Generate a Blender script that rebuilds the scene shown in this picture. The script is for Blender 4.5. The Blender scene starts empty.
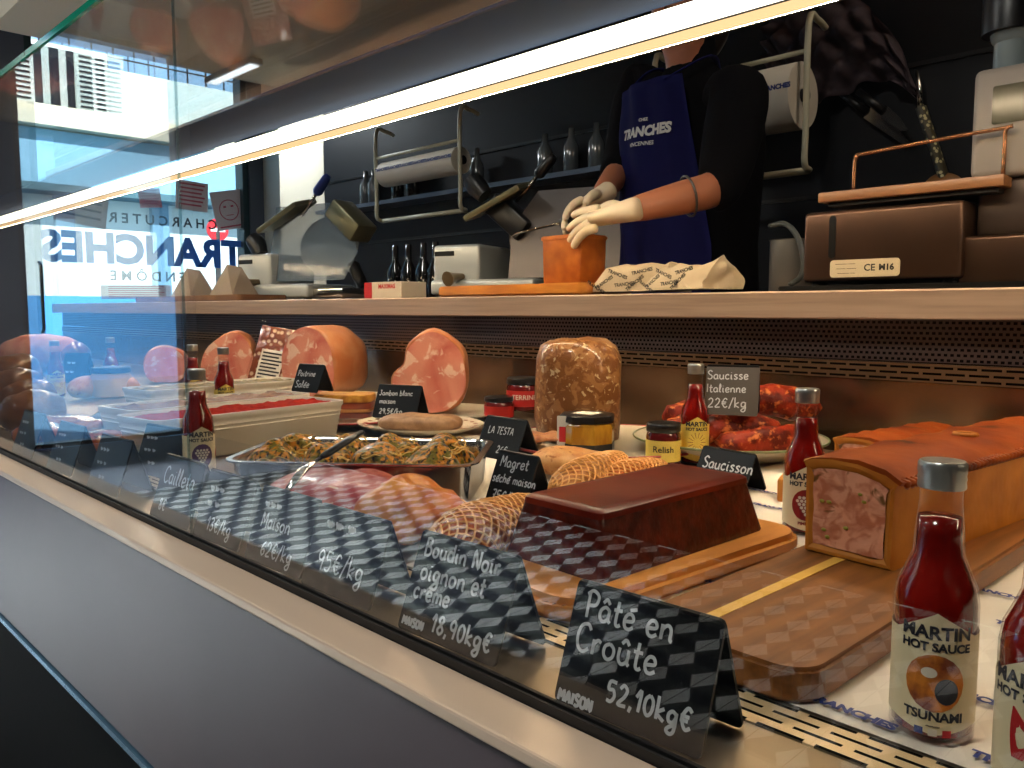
import bpy, bmesh, math, random
from mathutils import Vector, Matrix, noise
random.seed(7)
R = math.radians
SC = bpy.context.scene
COL = SC.collection
KEEP = set()
# ------------------------------------------------------------------ camera
FPX, YAW, PIT, EYE = 820.0, R(45.4), math.atan(74 / 820.0), Vector((0, 0, .95))
cam_d = bpy.data.cameras.new('camera'); cam = bpy.data.objects.new('camera', cam_d); COL.objects.link(cam)
cam.location = EYE; cam.rotation_euler = (R(90) - PIT, 0, YAW)
cam_d.sensor_width = 36; cam_d.lens = FPX / 1024 * 36; cam_d.clip_start = .02; cam_d.clip_end = 200
SC.camera = cam
CM = cam.rotation_euler.to_matrix()
def at(x, y, X=None, Y=None, Z=None):
    """the place in the shop that shows at a pixel of the photograph, on a plane X, Y or Z"""
    r = CM @ Vector(((x - 512) / FPX, (384 - y) / FPX, -1))
    t = (X - EYE.x) / r.x if X is not None else ((Y - EYE.y) / r.y if Y is not None else (Z - EYE.z) / r.z)
    return EYE + r * t
# ------------------------------------------------------------------ materials
def nt(name):
    m = bpy.data.materials.new(name); m.use_nodes = True; n = m.node_tree; n.nodes.clear()
    return m, n, n.nodes, n.links
def lin(c):
    return tuple((v / 12.92 if v <= .04045 else ((v + .055) / 1.055) ** 2.4) for v in (x / 255 for x in c)) + (1,)
def mat(name, col, rough=.5, metal=0, spec=.5, col2=None, scale=20, detail=4, lo=.35, hi=.65, bump=0, bscale=None, sss=0,
        coat=0, stretch=(1, 1, 1), col3=None, scale3=60, lo3=.6, hi3=.68, emit=0, trans=0, kind='noise', dist=0, ior=1.5, alpha=1):
    """procedural Principled material: base colour, a second colour through noise/voronoi/wave, a third in spots, bump"""
    m, n, N, L = nt(name)
    out = N.new('ShaderNodeOutputMaterial'); p = N.new('ShaderNodeBsdfPrincipled'); L.new(p.outputs[0], out.inputs[0])
    p.inputs['Roughness'].default_value = rough; p.inputs['Metallic'].default_value = metal
    p.inputs['Specular IOR Level'].default_value = spec; p.inputs['IOR'].default_value = ior
    p.inputs['Coat Weight'].default_value = coat; p.inputs['Coat Roughness'].default_value = .08
    p.inputs['Transmission Weight'].default_value = trans; p.inputs['Alpha'].default_value = alpha
    if sss:
        p.inputs['Subsurface Weight'].default_value = sss; p.inputs['Subsurface Radius'].default_value = (.01, .004, .002); p.inputs['Subsurface Scale'].default_value = .6
    c = lin(col); p.inputs['Base Color'].default_value = c
    if col2 or bump:
        tc = N.new('ShaderNodeTexCoord'); mp = N.new('ShaderNodeMapping'); mp.inputs['Scale'].default_value = stretch
        L.new(tc.outputs['Object'], mp.inputs[0])
    def tex(sc, k=kind):
        if k == 'voronoi':
            t = N.new('ShaderNodeTexVoronoi'); t.inputs['Scale'].default_value = sc; L.new(mp.outputs[0], t.inputs[0]); return t.outputs['Distance']
        if k == 'wave':
            t = N.new('ShaderNodeTexWave'); t.inputs['Scale'].default_value = sc; t.inputs['Distortion'].default_value = dist or 4
            t.inputs['Detail'].default_value = detail; L.new(mp.outputs[0], t.inputs[0]); return t.outputs['Fac']
        t = N.new('ShaderNodeTexNoise'); t.inputs['Scale'].default_value = sc; t.inputs['Detail'].default_value = detail
        t.inputs['Distortion'].default_value = dist; L.new(mp.outputs[0], t.inputs[0]); return t.outputs['Fac']
    def mix(fac, a, b):
        x = N.new('ShaderNodeMix'); x.data_type = 'RGBA'; L.new(fac, x.inputs[0])
        for k, v in ((6, a), (7, b)):
            if isinstance(v, tuple): x.inputs[k].default_value = v
            else: L.new(v, x.inputs[k])
        return x.outputs[2]
    def ramp(fac, a, b):
        r = N.new('ShaderNodeMapRange'); r.inputs['From Min'].default_value = a; r.inputs['From Max'].default_value = b; L.new(fac, r.inputs[0]); return r.outputs[0]
    cur = c
    if col2: cur = mix(ramp(tex(scale), lo, hi), c, lin(col2)); 
    if col3: cur = mix(ramp(tex(scale3, 'noise'), lo3, hi3), cur, lin(col3))
    if not isinstance(cur, tuple): L.new(cur, p.inputs['Base Color'])
    if bump:
        b = N.new('ShaderNodeBump'); b.inputs['Strength'].default_value = bump; b.inputs['Distance'].default_value = .004
        L.new(tex(bscale or scale), b.inputs['Height']); L.new(b.outputs[0], p.inputs['Normal'])
    if emit:
        p.inputs['Emission Color'].default_value = c; p.inputs['Emission Strength'].default_value = emit
    return m
def glass(name, tint=(1, 1, 1), ior=1.5, rough=0.0):
    """clear sheet glass: see-through with the Fresnel reflection of each face"""
    m, n, N, L = nt(name)
    out = N.new('ShaderNodeOutputMaterial'); mx = N.new('ShaderNodeMixShader'); t = N.new('ShaderNodeBsdfTransparent'); g = N.new('ShaderNodeBsdfGlossy')
    t.inputs[0].default_value = (*tint, 1); g.inputs['Roughness'].default_value = rough
    f = N.new('ShaderNodeFresnel'); geo = N.new('ShaderNodeNewGeometry'); mr = N.new('ShaderNodeMapRange')
    mr.inputs['To Min'].default_value = ior; mr.inputs['To Max'].default_value = 1 / ior
    L.new(geo.outputs['Backfacing'], mr.inputs[0]); L.new(mr.outputs[0], f.inputs['IOR'])
    L.new(f.outputs[0], mx.inputs[0]); L.new(t.outputs[0], mx.inputs[1]); L.new(g.outputs[0], mx.inputs[2]); L.new(mx.outputs[0], out.inputs[0])
    return m
def emis(name, col, s):
    m, n, N, L = nt(name)
    out = N.new('ShaderNodeOutputMaterial'); e = N.new('ShaderNodeEmission'); e.inputs[0].default_value = (*col, 1); e.inputs[1].default_value = s
    L.new(e.outputs[0], out.inputs[0]); return m
def slotmat(name, col, dark, bw, rh, mortar, metal=.9, rough=.35, plane='xy', off=.5):
    """metal sheet pierced with staggered slots"""
    m, n, N, L = nt(name)
    out = N.new('ShaderNodeOutputMaterial'); p = N.new('ShaderNodeBsdfPrincipled'); L.new(p.outputs[0], out.inputs[0])
    tc = N.new('ShaderNodeTexCoord'); mp = N.new('ShaderNodeMapping')
    if plane == 'xz': mp.inputs['Rotation'].default_value = (R(-90), 0, 0)
    b = N.new('ShaderNodeTexBrick'); b.inputs['Scale'].default_value = 1; b.inputs['Brick Width'].default_value = bw; b.inputs['Row Height'].default_value = rh
    b.inputs['Mortar Size'].default_value = mortar; b.inputs['Mortar Smooth'].default_value = .1; b.offset = off
    L.new(tc.outputs['Object'], mp.inputs[0]); L.new(mp.outputs[0], b.inputs[0])
    x = N.new('ShaderNodeMix'); x.data_type = 'RGBA'; L.new(b.outputs['Fac'], x.inputs[0]); x.inputs[6].default_value = lin(dark); x.inputs[7].default_value = lin(col)
    L.new(x.outputs[2], p.inputs['Base Color']); L.new(b.outputs['Fac'], p.inputs['Specular IOR Level'])
    mm = N.new('ShaderNodeMath'); mm.operation = 'MULTIPLY'; L.new(b.outputs['Fac'], mm.inputs[0]); mm.inputs[1].default_value = metal; L.new(mm.outputs[0], p.inputs['Metallic'])
    p.inputs['Roughness'].default_value = rough
    return m
# ------------------------------------------------------------------ objects
def tag(o, label=None, cat=None, group=None, kind=None):
    if label: o['label'] = label
    if cat: o['category'] = cat
    if group: o['group'] = group
    if kind: o['kind'] = kind
    return o
def empty(name, loc=(0, 0, 0), rz=0, label=None, cat=None, group=None):
    o = bpy.data.objects.new(name, None); COL.objects.link(o); o.location = loc; o.rotation_euler = (0, 0, rz); o.empty_display_size = .02
    return tag(o, label, cat, group)
def obj(name, bm, m, parent=None, smooth=False, loc=None, rz=0, kind=None, mod=None):
    me = bpy.data.meshes.new(name)
    bmesh.ops.recalc_face_normals(bm, faces=bm.faces) if id(bm) not in KEEP else KEEP.discard(id(bm))
    bm.to_mesh(me); bm.free()
    for mm in (m if isinstance(m, (list, tuple)) else [m]): me.materials.append(mm)
    if smooth:
        for p in me.polygons: p.use_smooth = True
    o = bpy.data.objects.new(name, me); COL.objects.link(o)
    if smooth == 'auto':
        me.polygons.foreach_set('use_smooth', [True] * len(me.polygons))
        try: me.set_sharp_from_angle(angle=R(38))
        except Exception: pass
    if parent: o.parent = parent
    if loc: o.location = loc
    o.rotation_euler[2] = rz
    if kind: o['kind'] = kind
    return o
def dup(o, parent=None):
    c = o.copy(); COL.objects.link(c); c.parent = parent
    for ch in list(o.children): dup(ch, c)
    return c
def B(): return bmesh.new()
def box(bm, lo, hi, bev=0, rot=None, mi=0, seg=2):
    lo, hi = Vector(lo), Vector(hi); c = (lo + hi) / 2; s = hi - lo
    t = bmesh.new(); bmesh.ops.create_cube(t, size=1)
    bmesh.ops.scale(t, vec=s, verts=t.verts)
    if bev: bmesh.ops.bevel(t, geom=t.edges[:], offset=bev, segments=seg, affect='EDGES', profile=.5)
    if rot is not None: bmesh.ops.transform(t, matrix=rot, verts=t.verts)
    bmesh.ops.translate(t, vec=c, verts=t.verts)
    return join(bm, t, mi)
def join(bm, t, mi=0):
    me = bpy.data.meshes.new('t'); t.to_mesh(me); t.free()
    k = len(bm.faces); bm.from_mesh(me); bpy.data.meshes.remove(me); bm.faces.ensure_lookup_table()
    for f in bm.faces[k:]: f.material_index = mi
    return bm
def lathe(bm, prof, seg=32, c=(0, 0, 0), mi=0, cap=True):
    c = Vector(c); rings = []
    for r, z in prof:
        rings.append([bm.verts.new(c + Vector((r * math.cos(a), r * math.sin(a), z))) for a in (2 * math.pi * i / seg for i in range(seg))])
    for a, b in zip(rings, rings[1:]):
        for i in range(seg):
            f = bm.faces.new((a[i], a[(i + 1) % seg], b[(i + 1) % seg], b[i])); f.material_index = mi
    if cap:
        for rg in (rings[0], rings[-1]):
            f = bm.faces.new(rg); f.material_index = mi
    return bm
def loft(bm, rings, closed=True, cap=True, mi=0):
    vs = [[bm.verts.new(p) for p in r] for r in rings]; n = len(vs[0])
    for a, b in zip(vs, vs[1:]):
        for i in range(n if closed else n - 1):
            f = bm.faces.new((a[i], a[(i + 1) % n], b[(i + 1) % n], b[i])); f.material_index = mi
    if cap and closed:
        for rg in (vs[0], vs[-1]): bm.faces.new(rg).material_index = mi
    return vs
def tube(bm, pts, r, seg=8, mi=0, cap=True, flat=1.0):
    pts = [Vector(p) for p in pts]; rings = []; nrm = None
    for i, p in enumerate(pts):
        d = (pts[min(i + 1, len(pts) - 1)] - pts[max(i - 1, 0)])
        if d.length < 1e-9: d = Vector((0, 0, 1))
        d.normalize()
        if nrm is None: nrm = d.orthogonal().normalized() if abs(d.z) > .99 else d.cross(Vector((0, 0, 1))).normalized()
        else: nrm = (nrm - d * nrm.dot(d)); nrm = nrm.normalized() if nrm.length > 1e-6 else d.orthogonal().normalized()
        b = d.cross(nrm); rr = r[i] if isinstance(r, (list, tuple)) else r
        rings.append([p + (nrm * math.cos(a) + b * math.sin(a) * flat) * rr for a in (2 * math.pi * k / seg for k in range(seg))])
    loft(bm, rings, cap=cap, mi=mi); return bm
def prism(bm, poly, z0, z1, bev=0, mi=0):
    t = bmesh.new(); lo = [t.verts.new((x, y, z0)) for x, y in poly]; f = t.faces.new(lo)
    r = bmesh.ops.extrude_face_region(t, geom=[f]); bmesh.ops.translate(t, vec=(0, 0, z1 - z0), verts=[v for v in r['geom'] if isinstance(v, bmesh.types.BMVert)])
    if bev: bmesh.ops.bevel(t, geom=t.edges[:], offset=bev, segments=2, affect='EDGES')
    return join(bm, t, mi)
def rrect(w, h, r, n=5, cx=0, cy=0):
    o = []
    for sx, sy, a0 in ((1, 1, 0), (-1, 1, 90), (-1, -1, 180), (1, -1, 270)):
        for i in range(n + 1):
            a = R(a0 + 90 * i / n); o.append((cx + sx * (w / 2 - r) + r * math.cos(a), cy + sy * (h / 2 - r) + r * math.sin(a)))
    return o
def smooth(pts, n=5):
    if len(pts) < 3: return [Vector(p) for p in pts]
    P = [Vector(p) for p in pts]; P = [P[0] * 2 - P[1]] + P + [P[-1] * 2 - P[-2]]; o = []
    for i in range(1, len(P) - 2):
        for k in range(n):
            t = k / n; a, b, c, d = P[i - 1], P[i], P[i + 1], P[i + 2]
            o.append(.5 * ((2 * b) + (c - a) * t + (2 * a - 5 * b + 4 * c - d) * t * t + (3 * b - a - 3 * c + d) * t ** 3))
    return o + [P[-2]]
def lumpy(bm, amp, sc, seed=0, ax=(1, 1, 1)):
    bm.normal_update()
    for v in bm.verts:
        d = noise.noise(Vector((v.co.x * sc * ax[0] + seed, v.co.y * sc * ax[1], v.co.z * sc * ax[2])))
        v.co += v.normal * d * amp
    return bm
def blob(bm, c, r, sub=4, amp=0, sc=20, seed=0, p=1.0, rot=None, mi=0):
    t = bmesh.new(); bmesh.ops.create_icosphere(t, subdivisions=sub, radius=1)
    for v in t.verts:
        q = v.co
        if p != 1: q = Vector([math.copysign(abs(k) ** p, k) for k in q])
        v.co = Vector((q.x * r[0], q.y * r[1], q.z * r[2]))
    if amp: lumpy(t, amp, sc, seed)
    if rot is not None: bmesh.ops.transform(t, matrix=rot, verts=t.verts)
    bmesh.ops.translate(t, vec=c, verts=t.verts); return join(bm, t, mi)
def RZ(a): return Matrix.Rotation(a, 4, 'Z')
# ------------------------------------------------------------------ lettering
def textmesh(s, size, bold=0, shear=0, align='CENTER', depth=0, space=1):
    c = bpy.data.curves.new('t', 'FONT'); c.body = s; c.size = size; c.offset = bold; c.shear = shear; c.align_x = align; c.align_y = 'CENTER'
    c.extrude = depth; c.space_character = space; c.resolution_u = 3
    o = bpy.data.objects.new('t', c); COL.objects.link(o)
    me = bpy.data.meshes.new_from_object(o.evaluated_get(bpy.context.evaluated_depsgraph_get()))
    bpy.data.objects.remove(o); bpy.data.curves.remove(c)
    b = bmesh.new(); b.from_mesh(me); bpy.data.meshes.remove(me); return b
def lettering(name, rows, m, parent, fn=None, M=None):
    """rows: (string, size, x, y, bold, shear); fn bends (x, y) to 3-D, or M places the flat sheet"""
    bm = B()
    for s, size, x, y, bold, sh in rows:
        t = textmesh(s, size, bold, sh); bmesh.ops.translate(t, vec=(x, y, 0), verts=t.verts); join(bm, t)
    for v in bm.verts: v.co = fn(v.co.x, v.co.y) if fn else M @ v.co
    KEEP.add(id(bm))
    return obj(name, bm, m, parent)
# a small chalk-pen alphabet: strokes on a grid, x-height 5, ascender 9, descender -4
G = {'a': (5, [[(4.2,4.2),(2.5,5),(.8,3.6),(.7,1.4),(2.2,.1),(4,1.4),(4.3,4.6),(4.2,1.2),(5.2,.2)]]),
 'b': (5, [[(.8,9),(.8,0),(2.8,0),(4.3,1.6),(3.9,3.8),(2.4,4.6),(.9,3.2)]]), 'c': (4.4, [[(4,4.2),(2.4,5),(.7,3.6),(.8,1.2),(2.4,0),(4.2,.9)]]),
 'd': (5.2, [[(4.3,4),(2.4,4.8),(.7,3.2),(.9,1),(2.6,0),(4.3,1.6),(4.5,9),(4.5,1),(5.3,.1)]]), 'e': (4.6, [[(.9,2.3),(4,3),(3.4,4.8),(1.7,4.8),(.6,2.8),(1.2,.5),(2.8,0),(4.4,1)]]),
 'g': (5, [[(4.2,4.2),(2.4,5),(.8,3.5),(1.2,1.1),(3,.9),(4.2,2.8),(4.3,4.8),(4.2,-1.8),(2.6,-3.6),(.8,-2.6),(2,-1),(5,.6)]]),
 'h': (5, [[(.8,9),(.8,0),(1,3),(2.8,4.8),(4.2,3.8),(4.2,0)]]), 'i': (2.4, [[(1,4.8),(1,.8),(2.2,.1)], [(1,7),(1.1,6.6)]]), 'k': (4.6, [[(.8,9),(.8,0)], [(4,4.8),(1,2.4),(4.4,0)]]),
 'l': (2.6, [[(.6,1),(2,6.5),(1.3,9),(.8,6),(1,1),(2.4,.1)]]), 'm': (7, [[(.7,4.8),(.8,0),(.9,3.2),(2.2,4.8),(3.5,3.8),(3.6,0),(3.8,3.4),(5.1,4.8),(6.3,3.6),(6.4,0)]]),
 'n': (5, [[(.7,4.8),(.8,0),(1,3.2),(2.7,4.8),(4.1,3.6),(4.2,.6),(5,.1)]]), 'o': (5, [[(2.6,5),(.8,3.8),(.7,1.3),(2.4,0),(4.2,1.2),(4.3,3.6),(2.6,5)]]),
 'r': (3.8, [[(.7,4.8),(.8,0),(.9,3),(2.2,4.8),(3.6,4.4)]]), 's': (4.2, [[(3.8,4.4),(2.2,5),(.9,3.9),(2.3,2.6),(3.8,1.4),(2.4,0),(.6,.6)]]),
 't': (3.6, [[(1.8,8),(1.6,1.2),(2.6,0),(3.6,.6)], [(.2,5),(3.6,5.2)]]), 'u': (5, [[(.7,4.8),(.7,1.4),(2.2,0),(4,1.4),(4.2,4.8),(4.2,1),(5,.1)]]), 'q': (5, [[(4.2,4.2),(2.4,5),(.8,3.5),(1.2,1.1),(3,.9),(4.2,2.8),(4.3,4.8),(4.2,-3.6)]]),
 'y': (4.6, [[(.6,4.8),(2.4,1)], [(4.2,4.8),(1.2,-3.6)]]), 'P': (5.4, [[(1.4,0),(1.2,8.8)], [(.2,7.8),(2.4,9.4),(5,8),(4.6,5),(1.4,4.2)]]), 'C': (6, [[(5.6,7.4),(4.2,9),(1.8,8.2),(.7,5),(1.4,1.4),(3.6,0),(5.8,1.4)]]),
 'B': (5.6, [[(.8,0),(.9,9)], [(.2,8.6),(3,9.2),(4.6,7.4),(2.6,5),(1,4.8),(3.8,4.8),(5.2,2.6),(3.8,.2),(.6,0)]]), 'N': (6, [[(.8,0),(.9,9),(5,0),(5.2,9)]]), 'S': (5.4, [[(5,7.8),(3,9.2),(1,7.4),(2.2,5.2),(4.6,3.6),(4.6,1.2),(2.6,0),(.6,1)]]),
 'M': (7, [[(.6,0),(1.2,9),(3.4,3.4),(5.8,9),(6.4,0)]]), 'A': (6, [[(.4,0),(2.8,9),(5.4,0)], [(1.2,3.2),(4.6,3.2)]]), 'I': (2, [[(1,9),(1,0)]]), 'O': (6, [[(3,9),(.8,7),(.7,2.4),(3,0),(5.2,2.2),(5.3,6.6),(3,9)]]),
 'L': (4.8, [[(.8,9),(.8,0),(4.6,.2)]]), 'T': (5.6, [[(.2,8.8),(5.4,9)], [(2.8,9),(2.6,0)]]), 'E': (5, [[(4.6,8.8),(1,8.8),(.8,.2),(4.6,.2)], [(.8,4.8),(4,4.9)]]),
 '0': (5, [[(2.6,8),(.8,6),(.7,2.2),(2.4,0),(4.2,2),(4.3,6),(2.6,8)]]), '1': (3.4, [[(.4,5.4),(2.4,8.4),(2.2,0)]]), '2': (5, [[(.7,6.4),(2.4,8.2),(4.2,6.6),(3.2,3.6),(.6,.2),(4.6,.3)]]),
 'J': (5, [[(1.4,9),(4.8,9)],[(3.4,9),(3.4,2),(2,0),(.5,1.4)]]),
 '3': (4.8, [[(.8,7.4),(2.6,8.2),(4,6.6),(2.2,4.6),(4.2,2.4),(2.6,0),(.6,.8)]]), '6': (5, [[(4,7.8),(1.8,6),(.8,2.4),(2.4,0),(4.2,1.6),(3.2,3.8),(1,2.6)]]),
 '5': (5, [[(4.4,8.2),(1.2,8),(.9,4.8),(3.2,5),(4.2,2.6),(2.8,.2),(.6,.4)]]), '7': (4.8, [[(.6,8),(4.4,8),(1.8,0)], [(1.4,4),(4,4.2)]]), '8': (5, [[(4.2,7),(2.6,8.2),(1,6.6),(2.6,4.4),(4.4,2),(2.6,0),(.8,1.8),(2.4,4.2),(4.2,7)]]),
 '9': (5, [[(4.2,6.6),(2.6,8.2),(.8,6.4),(1.4,4.2),(3.4,4.2),(4.3,7),(3.6,0)]]), ',': (2, [[(1.2,1),(.6,-1.4)]]), '/': (3.6, [[(.2,-1),(3.6,9)]]),
 '€': (5.6, [[(5,7),(3.2,8.2),(1.4,5.6),(1.4,2.4),(3.2,0),(5.2,1.2)], [(.2,4.8),(4.2,4.9)], [(.2,3.2),(3.8,3.3)]]), ' ': (3, []),
 'â': (5, [[(4.2,4.2),(2.5,5),(.8,3.6),(.7,1.4),(2.2,.1),(4,1.4),(4.3,4.6),(4.2,1.2),(5.2,.2)], [(1.2,6.2),(2.6,7.6),(4,6.2)]]),
 'û': (5, [[(.7,4.8),(.7,1.4),(2.2,0),(4,1.4),(4.2,4.8),(4.2,1),(5,.1)], [(1.2,6.2),(2.6,7.6),(4,6.2)]]),
 'é': (4.6, [[(.9,2.3),(4,3),(3.4,4.8),(1.7,4.8),(.6,2.8),(1.2,.5),(2.8,0),(4.4,1)], [(2.2,6.2),(4.8,7)]]), 'è': (4.6, [[(.9,2.3),(4,3),(3.4,4.8),(1.7,4.8),(.6,2.8),(1.2,.5),(2.8,0),(4.4,1)], [(1,7.4),(2.8,6.2)]]),
 '~': (9, [[(.5,3),(1.5,5),(2.5,1),(3.5,4.6),(4.4,.8),(5.6,4.8),(6.4,1),(7.6,4),(8.6,2)]])}
def chalk(rows, wpen=.0011):
    """rows: (string, x0, y0, unit size) -> ribbons in the XZ plane of a card, raised off its face"""
    bm = B()
    for s, x0, y0, u in rows:
        x = x0
        for ch in s:
            w, strokes = G[ch]
            for st in strokes:
                pts = [(x + px * u, y0 + py * u + (x - x0) * .02, 0) for px, py in st]; pts = smooth(pts, 4)
                for sgn in (0,):
                    vs = []
                    for i, p in enumerate(pts):
                        d = (pts[min(i + 1, len(pts) - 1)] - pts[max(i - 1, 0)]); d = d.normalized() if d.length > 0 else Vector((1, 0, 0)); n = Vector((-d.y, d.x, 0)) * wpen / 2
                        vs.append((bm.verts.new(p + n), bm.verts.new(p - n)))
                    for a, b in zip(vs, vs[1:]): bm.faces.new((a[0], a[1], b[1], b[0]))
            x += (w + .8) * u
    return bm
# ------------------------------------------------------------------ palette
M = {}
M['panel'] = mat('grey_lacquer', (90, 80, 86), .42, spec=.22, col2=(82, 73, 80), scale=3)
M['ledge'] = mat('beige_anodised', (222, 200, 176), .38, .25, spec=.5)
M['steel'] = mat('brushed_steel', (190, 178, 160), .3, 1, col2=(165, 152, 134), scale=8, stretch=(1, 40, 40), bump=.05, bscale=200)
M['steel_dark'] = mat('dark_steel', (95, 90, 88), .35, .9)
M['chrome'] = mat('bright_steel', (205, 200, 192), .16, 1)
M['deck'] = mat('worn_steel_deck', (176, 158, 132), .34, .85, col2=(150, 132, 108), scale=6)
M['slab'] = mat('beige_steel_worktop', (176, 150, 130), .42, .45, col2=(158, 134, 116), scale=5, stretch=(1, 30, 30))
M['black'] = mat('black_plastic', (11, 11, 13), .35)
M['rubber'] = mat('black_rubber', (16, 15, 15), .6)
M['hood'] = mat('grey_hood', (52, 68, 96), .75, spec=.1)
M['card'] = mat('black_slate_card', (9, 11, 15), .4, spec=.25)
M['chalk'] = mat('white_chalk_pen', (196, 198, 200), .8)
M['paper'] = mat('white_paper', (232, 222, 206), .6, col2=(224, 213, 196), scale=12)
M['white'] = mat('white_enamel', (226, 226, 224), .3)
M['ink'] = mat('blue_ink', (22, 46, 120), .5); M['windowblue'] = mat('window_blue', (56, 124, 232), .5)
M['blackink'] = mat('black_ink', (20, 20, 22), .5)
M['red'] = mat('red_ink', (190, 26, 34), .5)
M['glass'] = glass('clear_glass', (.97, .99, .99), 1.52)
M['glassedge'] = mat('green_glass_edge', (10, 140, 110), .1, spec=.8)
M['jar'] = glass('bottle_glass', (.98, .97, .95), 1.45)
M['wood'] = mat('oiled_board', (146, 90, 36), .45, col2=(110, 64, 22), scale=14, stretch=(6, .7, 6), detail=6, coat=.1)
M['woodlight'] = mat('light_beech_board', (216, 146, 66), .42, col2=(196, 124, 50), scale=12, stretch=(5, .8, 5))
M['woodedge'] = mat('board_inlay', (232, 184, 84), .4)
M['ceil'] = mat('cream_ceiling', (150, 134, 118), .8, col2=(140, 124, 108), scale=2)
M['wallgrey'] = mat('grey_wall', (82, 84, 94), .6)
M['walldark'] = mat('dark_wall', (16, 15, 17), .8, spec=.1)
M['cream'] = mat('cream_plaster', (214, 206, 186), .7)
M['navy'] = mat('navy_cladding', (13, 15, 21), .5, spec=.25, col2=(11, 13, 18), scale=2)
M['frame'] = mat('dark_green_frame', (24, 48, 48), .4)
# ------------------------------------------------------------------ room shell
XL, XR, YF, YB, H = -6.2, 2.2, -2.0, 2.4, 3.1
b = B()
S_ = .13; a_ = S_ / math.sqrt(3); HX, HY = -2.53, -1.011
def quad(pts, mi, z=0.0):
    f = b.faces.new([b.verts.new((x, y, z)) for x, y in pts]); f.material_index = mi
for i in range(-40, 42):
    for j in range(-40, 42):
        cx = HX + i * S_ * math.sqrt(3) / 2; cy = HY + j * S_ + (S_ / 2 if i % 2 else 0)
        if not (-4.35 < cx < XR and YF - .05 < cy < .55): continue
        v = [(cx + a_ * math.cos(R(60 * k)), cy + a_ * math.sin(R(60 * k))) for k in range(6)]
        quad([(cx, cy), v[2], v[3], v[4]], 0); quad([(cx, cy), v[4], v[5], v[0]], 1); quad([(cx, cy), v[0], v[1], v[2]], 2)
        quad([(v[2][0] - .0012, v[2][1]), (v[4][0] - .0012, v[4][1]), (v[4][0] + .0012, v[4][1]), (v[2][0] + .0012, v[2][1])], 3, .0006)
KEEP.add(id(b))
TW = mat('white_cement', (240, 242, 240), .5); TD = mat('blue_black_cement', (9, 14, 25), .5); TG = mat('grey_cement', (58, 62, 60), .5); TL = mat('grout', (40, 40, 40), .7)
b.normal_update()
for f in b.faces:
    if f.normal.z < 0: f.normal_flip()
obj('floor', b, [TW, TD, TG, TL], kind='structure')
b = B(); box(b, (XL, YF, -.06), (-4.4, YB + .9, -.0)); obj('floor_entrance', b, mat('grey_entrance_mat', (70, 74, 82), .8, col2=(60, 64, 72), scale=60), kind='structure')
b = B(); box(b, (-4.4, YF, -.06), (XR, YB + .9, -.004)); obj('floor_base', b, M['wallgrey'], kind='structure')
b = B(); box(b, (XL, YF, H), (XR, 3.4, H + .1)); obj('ceiling', b, M['ceil'], kind='structure')
b = B(); box(b, (XL, YF - .1, 0), (XR, YF, H)); obj('wall_front', b, M['walldark'], kind='structure')
b = B(); box(b, (XR, YF - .1, 0), (XR + .1, 3.4, H)); obj('wall_right', b, M['walldark'], kind='structure')
b = B()
D0, D1, W0, W1, WT = -1.93, -.82, 1.62, 3.18, 2.86
for y0, y1, z0, z1 in ((YF, D0, 0, H), (D1, W0, 0, H), (W1, 3.4, 0, H), (D0, D1, WT, H), (W0, W1, WT, H), (W0, W1, 0, .45)):
    box(b, (XL - .2, y0, z0), (XL, y1, z1))
obj('wall_left', b, M['wallgrey'], kind='structure')
b = B(); box(b, (-3.85, YB, 0), (XR, YB + .1, H))
for z in (.62, .95, 1.28, 1.61, 1.94, 2.27): box(b, (-3.85, YB - .004, z), (XR, YB, z + .012), mi=1)
obj('wall_back', b, [M['navy'], M['black']], kind='structure')
b = B(); box(b, (-4.32, YB, 0), (-3.855, 3.3, H)); obj('wall_column', b, M['cream'], kind='structure')
b = B(); box(b, (XL, 3.3, 0), (-4.32, 3.4, H)); obj('wall_recess', b, M['cream'], kind='structure')
# window with lettering and posters, and the glazed door seen in the counter glass
w = empty('window_1', (XL, 0, 0)); w['kind'] = 'structure'
b = B()
for y0, y1, z0, z1 in ((W0, W0 + .05, .45, WT), (W1 - .05, W1, .45, WT), (W0, W1, .45, .5), (W0, W1, WT - .05, WT)): box(b, (-.14, y0, z0), (-.02, y1, z1))
obj('window_frame', b, M['frame'], w)
b = B(); box(b, (-.085, W0 + .05, .5), (-.079, W1 - .05, WT - .05)); obj('pane', b, M['glass'], w)
d = empty('door_1', (XL, 0, 0)); d['kind'] = 'structure'
b = B()
for y0, y1, z0, z1 in ((D0, D0 + .04, 0, WT), (D1 - .04, D1, 0, WT), (D0, D1, WT - .04, WT), (D0, D1, 0, .03)): box(b, (-.12, y0, z0), (-.02, y1, z1))
obj('door_frame', b, M['steel_dark'], d)
b = B(); box(b, (-.075, D0 + .04, .03), (-.069, D1 - .04, WT - .04)); obj('pane', b, M['glass'], d)
b = B(); tube(b, [(-.02, D1 - .12, .8), (.02, D1 - .12, .82), (.02, D1 - .12, 1.25), (-.02, D1 - .12, 1.27)], .012); obj('door_handle', b, M['chrome'], d)
XW = XL - .076
def winmap(y0, z0): return lambda x, y: Vector((XW, y0 - x, z0 + y))
tc_ = at(150, 252, X=XW)
lt = lettering('window_lettering', [('TRANCHES', .29, 0, 0, .012, 0)], M['windowblue'], None, fn=winmap(tc_.y, tc_.z))
tag(lt, 'large blue shop name lettering stuck on the shop window', 'lettering')
l1 = at(205, 222, X=XW); l2 = at(170, 222, X=XW)
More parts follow.
